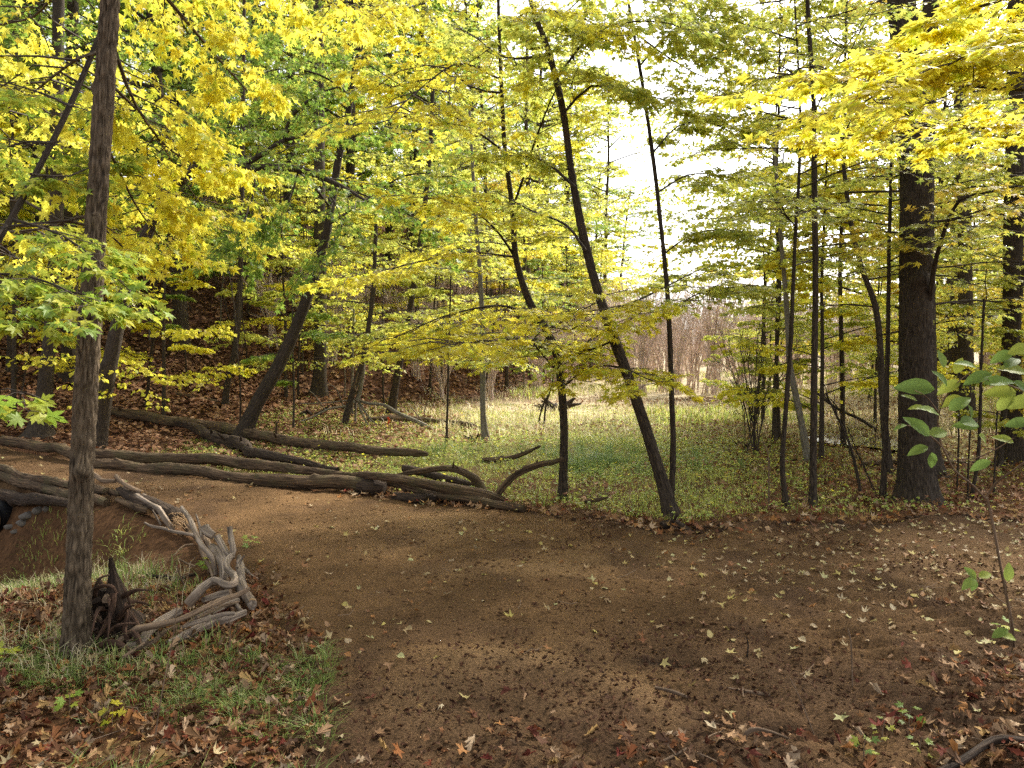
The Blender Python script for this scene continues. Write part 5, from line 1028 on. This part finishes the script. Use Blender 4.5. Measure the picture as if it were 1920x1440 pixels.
# leaves dropped on the dirt
def d_dirt(x, y):
    s = sd_(x, y); return sstep(2.3, 4.2, y) * np.where(s < -.05, .10 + 1.1 * sstep(.3, 2.4, x) * sstep(3.2, 5.0, y) + .2 * sstep(.0, .5, nz(x, y, .8, 8)), 0)
x, y = pts_in(9500, -8, 9, 2.2, 11.5, d_dirt, 1.3); cover('fallen_leaves', 'pale and yellow leaves scattered over the dirt path', x, y, .033, 'dry', 'pale', 220, path, 'dry', lift=.009, tilt=.18, rnd=.55)
x, y = pts_in(8500, -8, 9, 2.2, 11.5, d_dirt, 1.3); cover('small_fallen_leaves', 'little oval leaves scattered over the dirt path', x, y, .034, 'dry_oval', 'pale', lift=.008, tilt=.18, rnd=.5)
# hillside litter
def d_hill(x, y): h = hill_d(x, y); return np.clip(sstep(-1.6, .4, h + 1.0 * nz(x, y, .6, 10)) + .7 * sstep(-1.0, -2.2, x + .5 * nz(x, y, .8, 33)), 0, 1) * (sd_(x, y) > .2) * (y > 9.6)
x, y = pts_in(30000, -13, 4, 9.5, 17, d_hill); cover('hillside_leaves', 'russet fallen leaves carpeting the near slope', x, y, .062, 'lq', 'hill', lift=.03, tilt=.5)
x, y = pts_in(52000, -26, 12, 15, 36, d_hill, 1.3); cover('upper_slope_leaves', 'russet fallen leaves carpeting the upper slope', x, y, .085, 'lq', 'hill', lift=.03, tilt=.5)

# blades: grass in tufts, numpy triangles
def blades(name, label, x, y, h, wd, mat, spread=.5, n_per=9, rad=.05, arch=.5):
    n = len(x) * n_per; cx, cy = np.repeat(x, n_per), np.repeat(y, n_per); a = RNG.uniform(0, 2 * PI, n); r = rad * RNG.random(n)
    bx, by = cx + r * np.cos(a), cy + r * np.sin(a); z = surf(bx, by) - .01; hh = h * RNG.uniform(.5, 1.25, n) * (np.repeat(RNG.uniform(.6, 1.2, len(x)), n_per))
    da = a + RNG.normal(0, .5, n); out = spread * RNG.uniform(.3, 1.2, n) * hh; ox, oy = np.cos(da), np.sin(da); wx, wy = -oy * wd / 2, ox * wd / 2
    B0 = np.stack([bx, by, z], 1); w3 = np.stack([wx, wy, 0 * wx], 1); o3 = np.stack([ox, oy, 0 * ox], 1)
    m = B0 + o3 * (out * .35)[:, None] + UP * (hh * .62)[:, None]; tp = B0 + o3 * out[:, None] * (1 + arch) + UP * (hh * (1 - .35 * arch))[:, None]
    V_ = np.stack([B0 - w3, B0 + w3, m + w3 * .8, m - w3 * .8, tp], 1).reshape(-1, 3); i = np.arange(n)[:, None] * 5
    o = link(name, Buf().add(V_, q=i + np.array([[0, 1, 2, 3]]), t=i + np.array([[3, 2, 4]])).mesh(name, M[mat], attr=None)); return tag(o, label, kind='stuff')
def d_g1(x, y): s = sd_(x, y); return sstep(.1, .5, s - .5 * sstep(4.8, 6.2, y)) * (x < -.6) * np.clip(.25 + sstep(-.2, .35, nz(x, y, 1.1, 11)), 0, 1) * (y < 9.3) * sstep(3.0, 3.8, y + .4 * nz(x, y, 1.3, 12))
x, y = pts_in(3600, -6.5, -.5, 2.5, 9.2, d_g1); blades('grass', 'green grass tufts around the rough trunk and stick pile', x, y, .13, .0045, 'grass', n_per=16, rad=.06)
x, y = pts_in(1500, -6.5, -1.6, 3.6, 8.5, lambda x, y: d_g1(x, y) * (x < -1.9)); blades('dry_grass', 'straw-coloured grass mixed in at the lower left', x, y, .14, .005, 'straw', spread=.9, n_per=13, rad=.09)
x, y = pts_in(520, -2.4, -.4, 2.3, 4.0, lambda x, y: sstep(-.1, .3, nz(x, y, 1.9, 14)) * (sd_(x, y) > -.15)); blades('grass', 'soft grass tufts along the near corner of the path', x, y, .085, .003, 'grass', spread=1.0, n_per=34, rad=.07)
def d_mead(x, y): return (sd_(x, y) > .3) * sstep(.8, -1.0, hill_d(x, y)) * (x > -5.5) * (y > 6.5)
x, y = pts_in(12000, -5, 9, 6.6, 20, lambda x, y: d_mead(x, y) * np.clip(.35 + sstep(-.25, .3, nz(x, y, .6, 15)), 0, 1) * sstep(5.2, 2.0, x - .12 * (y - 7)), 1.3); blades('meadow_grass', 'yellow-green grass of the near meadow', x, y, .10, .007, 'herb', n_per=8, rad=.12, spread=1.2)
x, y = pts_in(9000, -3, 26, 13, 42, lambda x, y: d_mead(x, y) * sstep(-.3, .2, nz(x, y, .3, 17)), 1.2); blades('dry_meadow_grass', 'straw and pale green grass of the far meadow', x, y, .24, .016, 'straw', n_per=6, rad=.2, spread=.6)
x, y = pts_in(6000, 0, 24, 15, 38, lambda x, y: d_mead(x, y) * sstep(.0, .4, nz(x, y, .25, 19)), 1.2); blades('far_green_grass', 'green grass patches far out in the meadow', x, y, .25, .018, 'herb', n_per=6, rad=.2)
for k, (px, py, n) in enumerate([(1125, 885, 60), (1170, 870, 40), (1110, 870, 40), (1060, 850, 30), (860, 850, 30), (1300, 880, 26), (1210, 850, 30)]):
    g = G(px, py); n = n // 2; x = g[0] + RNG.normal(0, .3, n); y = g[1] + RNG.normal(0, .35, n); blades('sedge_clump', 'blue-green sedge tufts in the middle of the meadow', x, y, .2, .008, 'sedge', n_per=14, rad=.08, spread=.9)
x, y = pts_in(15000, -3, 12, 7.5, 22, lambda x, y: (sd_(x, y) > .4) * (hill_d(x, y) < 0) * sstep(-.15, .35, nz(x, y, .5, 45))); cover('meadow_fallen_leaves', 'tan and russet leaves lying in patches on the meadow', x, y, .045, 'dry', 'hill', lift=.05)
x, y = pts_in(1800, -3, 9, 6.8, 18, lambda x, y: (sd_(x, y) > .3) * (hill_d(x, y) < 0) + 0.0); cover('meadow_yellow_leaves', 'yellow leaves fallen over the meadow plants', x, y, .028, 'mq', 'yellow', lift=.06)
# low leafy herbs right behind the path edge
def d_herb(x, y): s = sd_(x, y); return (y > 5.2 - .9 * x - 100 * (x > 0)) * (s > .18 + .45 * (x < -.5)) * sstep(1.4, -.6, hill_d(x, y)) * np.clip(.25 + sstep(-.2, .25, nz(x, y, .8, 23)), 0, 1) * (y > 5.5) * (1 - .75 * sstep(2.6, 4.2, x))
x, y = pts_in(60000, -4.6, 9, 6.3, 18, d_herb, 1.3); pos, t, n, s = flat_leaves(x, y, .025, lift=.04, tilt=.6); o = link('herb_cover', leaves(Buf(), pos, t, n, s, 'lq').mesh('herb_cover', M['herb'], attr=None)); tag(o, 'low yellow-green herbs covering the bank behind the path', kind='stuff')

# dirt clods and mulch bits
def clods(n, x0, x1, y0, y1, dens, smin, smax, name, label, mat):
    x, y = pts_in(n, x0, x1, y0, y1, dens, 1.3); n = len(x); s = smin + (smax - smin) * RNG.random(n) ** 3
    oc = np.array([[1, 0, 0], [-1, 0, 0], [0, 1, 0], [0, -1, 0], [0, 0, 1.0], [0, 0, -1]]); F = np.array([[0, 2, 4], [2, 1, 4], [1, 3, 4], [3, 0, 4], [2, 0, 5], [1, 2, 5], [3, 1, 5], [0, 3, 5]])
    V_ = oc[None] * RNG.uniform(.55, 1.3, (n, 6, 1)) * s[:, None, None] * np.array([1.2, 1, .75]); a = RNG.uniform(0, 2 * PI, n); c_, s_ = np.cos(a)[:, None], np.sin(a)[:, None]
    V_ = np.stack([V_[..., 0] * c_ - V_[..., 1] * s_, V_[..., 0] * s_ + V_[..., 1] * c_, V_[..., 2]], -1) + np.stack([x, y, surf(x, y) + s * .2], 1)[:, None]
    o = link(name, Buf().add(V_.reshape(-1, 3), t=(F[None] + (np.arange(n) * 6)[:, None, None]).reshape(-1, 3)).mesh(name, M[mat], True, attr=None)); tag(o, label, kind='stuff')
clods(48000, -8, 8, 2.1, 10.5, lambda x, y: (sd_(x, y) < .05) * np.clip(.35 + sstep(-.1, .4, nz(x, y, 1.1, 25)), 0, 1), .003, .016, 'dirt_clods', 'crumbs and clods of loose soil on the path', 'clod')
x, y = pts_in(30000, -1.4, 5, 2.0, 7.0, lambda x, y: np.clip(sstep(4.2, 3.0, y + .5 * nz(x, y, 1.4, 26)) + .8 * sstep(.2, .5, nz(x, y, 1.3, 27)) * (x > 0), 0, 1) * (sd_(x, y) < .1)); pos, t, n, s = flat_leaves(x, y, .017, lift=.007, tilt=.8, rnd=.7); o = link('mulch', leaves(Buf(), pos, t, n, s, 'oak').mesh('mulch', M['mulch'], attr=None)); tag(o, 'dark shredded leaf mulch over the near dirt', kind='stuff')
# fine fallen twigs
x, y = pts_in(700, -4, 4.5, 2.0, 6, lambda x, y: np.clip(d_front(x, y) + .05, 0, 1)); n = len(x); a = RNG.uniform(0, 2 * PI, n); L_ = RNG.uniform(.04, .2, n); u = np.linspace(-.5, .5, 4)
P_ = np.stack([x[:, None] + np.cos(a)[:, None] * L_[:, None] * u, y[:, None] + np.sin(a)[:, None] * L_[:, None] * u, surf(x, y)[:, None] + .022 + RNG.normal(0, .008, (n, 4))], -1); P_[..., :2] += RNG.normal(0, .006, (n, 4, 2))
o = link('fallen_twigs', tubes_batch(Buf(), P_, np.full((n, 4), .0024), 4).mesh('fallen_twigs', M['drift_brown'], attr=None)); tag(o, 'fine broken twigs among the foreground leaves', kind='stuff')
M['soil_dark'] = plain('damp_dark_soil', (0.055, 0.034, 0.022), .95, .08)
clods(9000, -1.0, 6, 5.8, 9.5, lambda x, y: np.exp(-((sd_(x, y) - .02 * nz(x, y, 3, 61)) / .10) ** 2) * np.clip(sstep(-.3, .2, nz(x, y, 1.2, 62)) + (x < 2.2), 0, 1), .008, .038, 'dark_soil_lumps', 'dark damp soil heaped in a low bank along the far path edge', 'soil_dark')
clods(6000, -.8, 4, 2.2, 4.4, lambda x, y: .7 * sstep(-.1, .6, nz(x, y, 1.5, 63)), .003, .010, 'dark_soil_crumbs', 'dark crumbs of wet soil in the near dirt', 'soil_dark')
# thin bare stems on the slope and at its foot
def proto_stem():
    h = random.uniform(2.2, 4.5); b = Buf(); a = random.uniform(0, 6.28); l = random.uniform(0, .35) * h
    P = [np.array([0, 0, -.1]), np.array([math.cos(a) * l * .2, math.sin(a) * l * .2, h * .35]), np.array([math.cos(a) * l * .6, math.sin(a) * l * .6, h * .7]), np.array([math.cos(a) * l, math.sin(a) * l, h])]
    r = random.uniform(.014, .03); tube(b, P, [r, r * .85, r * .6, r * .25], 7, .15, seed=random.randint(0, 99), rough=.2, wob=.03)
    S_ = resample(P, 6)[None]; A1 = grow(S_, 12, .7, .28, 4, 0, .25, .4, rise=.4); tubes_batch(b, A1, np.full((len(A1), 4), .004), 3)
    A2 = grow(A1, 4, .6, .5, 3, 0, .2, .4, rise=.2); tubes_batch(b, A2, np.full((len(A2), 3), .002), 3)
    return b.mesh('bare_sapling', M['bark_dark'])
ST_ = [proto_stem() for _ in range(6)]; taken = []
for x, y in scatter(78, (-14, 9), (11.5, 40), lambda x, y: -1.6 < hd1(x, y) < 8, .75):
    o = link('bare_sapling', random.choice(ST_)); o.location = (x, y, float(H(x, y))); o.rotation_euler = (random.uniform(-.15, .15), random.uniform(-.15, .15), random.uniform(0, 6.28)); o.scale = (1, 1, random.uniform(.7, 1.3))
    if random.random() < .25: o.material_slots[0].link = 'OBJECT'; o.material_slots[0].material = M['bark_pale']
    tag(o, 'thin leafless stem standing %s' % ('among the russet leaves left of the long leaning trunk' if x / y < -.3 else 'on the slope between the leaning trunk and the dead forked branch' if x / y < -.15 else 'at the hillside foot left of the S-bent maple' if x / y < .05 else 'at the hillside foot right of the S-bent maple'), 'sapling', 'thin bare stems on the lower slope')
# leafy seedlings in the foreground
for k, (px, py, s0, mt) in enumerate([(1705, 1370, .032, 'green'), (1655, 1400, .026, 'lime'), (1620, 1430, .032, 'shrub'), (1725, 1430, .026, 'green'), (130, 1345, .04, 'near_green'), (470, 1030, .05, 'herb'), (390, 1075, .06, 'near_green'), (8, 1250, .07, 'near_green'), (1705, 900, .05, 'herb'), (1880, 1200, .05, 'near_green'), (210, 1370, .04, 'yellow')]):
    g = G(px, py); r = empty('seedling', g, ['three-leaved green seedling near the bottom right corner', 'small yellow maple seedling left of the three-leaved one', 'smooth-leaved seedling at the bottom edge, right side', 'seedling at the bottom edge beside the dark curved branch', 'young seedling in the leaves at the lower left', 'small green plant growing against the top of the stick pile', 'green weed between the bank and the stick pile', 'low plant cut by the left edge level with the trunk foot', 'weed on the bank at the foot of the big dark trunk', 'leafy weed at the foot of the large-leaved shrub', 'yellowing seedling at the lower left in front of the pile'][k], 'seedling')
    m = 6; a = RNG.uniform(0, 2 * PI) + np.arange(m) * 2.4; pos = g + np.stack([np.cos(a) * .03, np.sin(a) * .03, .04 + .012 * np.arange(m)], 1); t = np.stack([np.cos(a), np.sin(a), 0 * a + .1], 1)
    b = Buf(); tube(b, [g, g + [0, .005, .05], g + [.005, 0, .1]], [.003, .0025, .0015], 5, .03); link('stem', b.mesh('stem', M['drift_brown'], off=g), r); leaf_objects(r, g, pos, t, UP[None] + RNG.normal(0, .25, (m, 3)) + [0, -.3, 0], np.full(m, s0) * RNG.uniform(.7, 1.1, m), 'hq', mt)
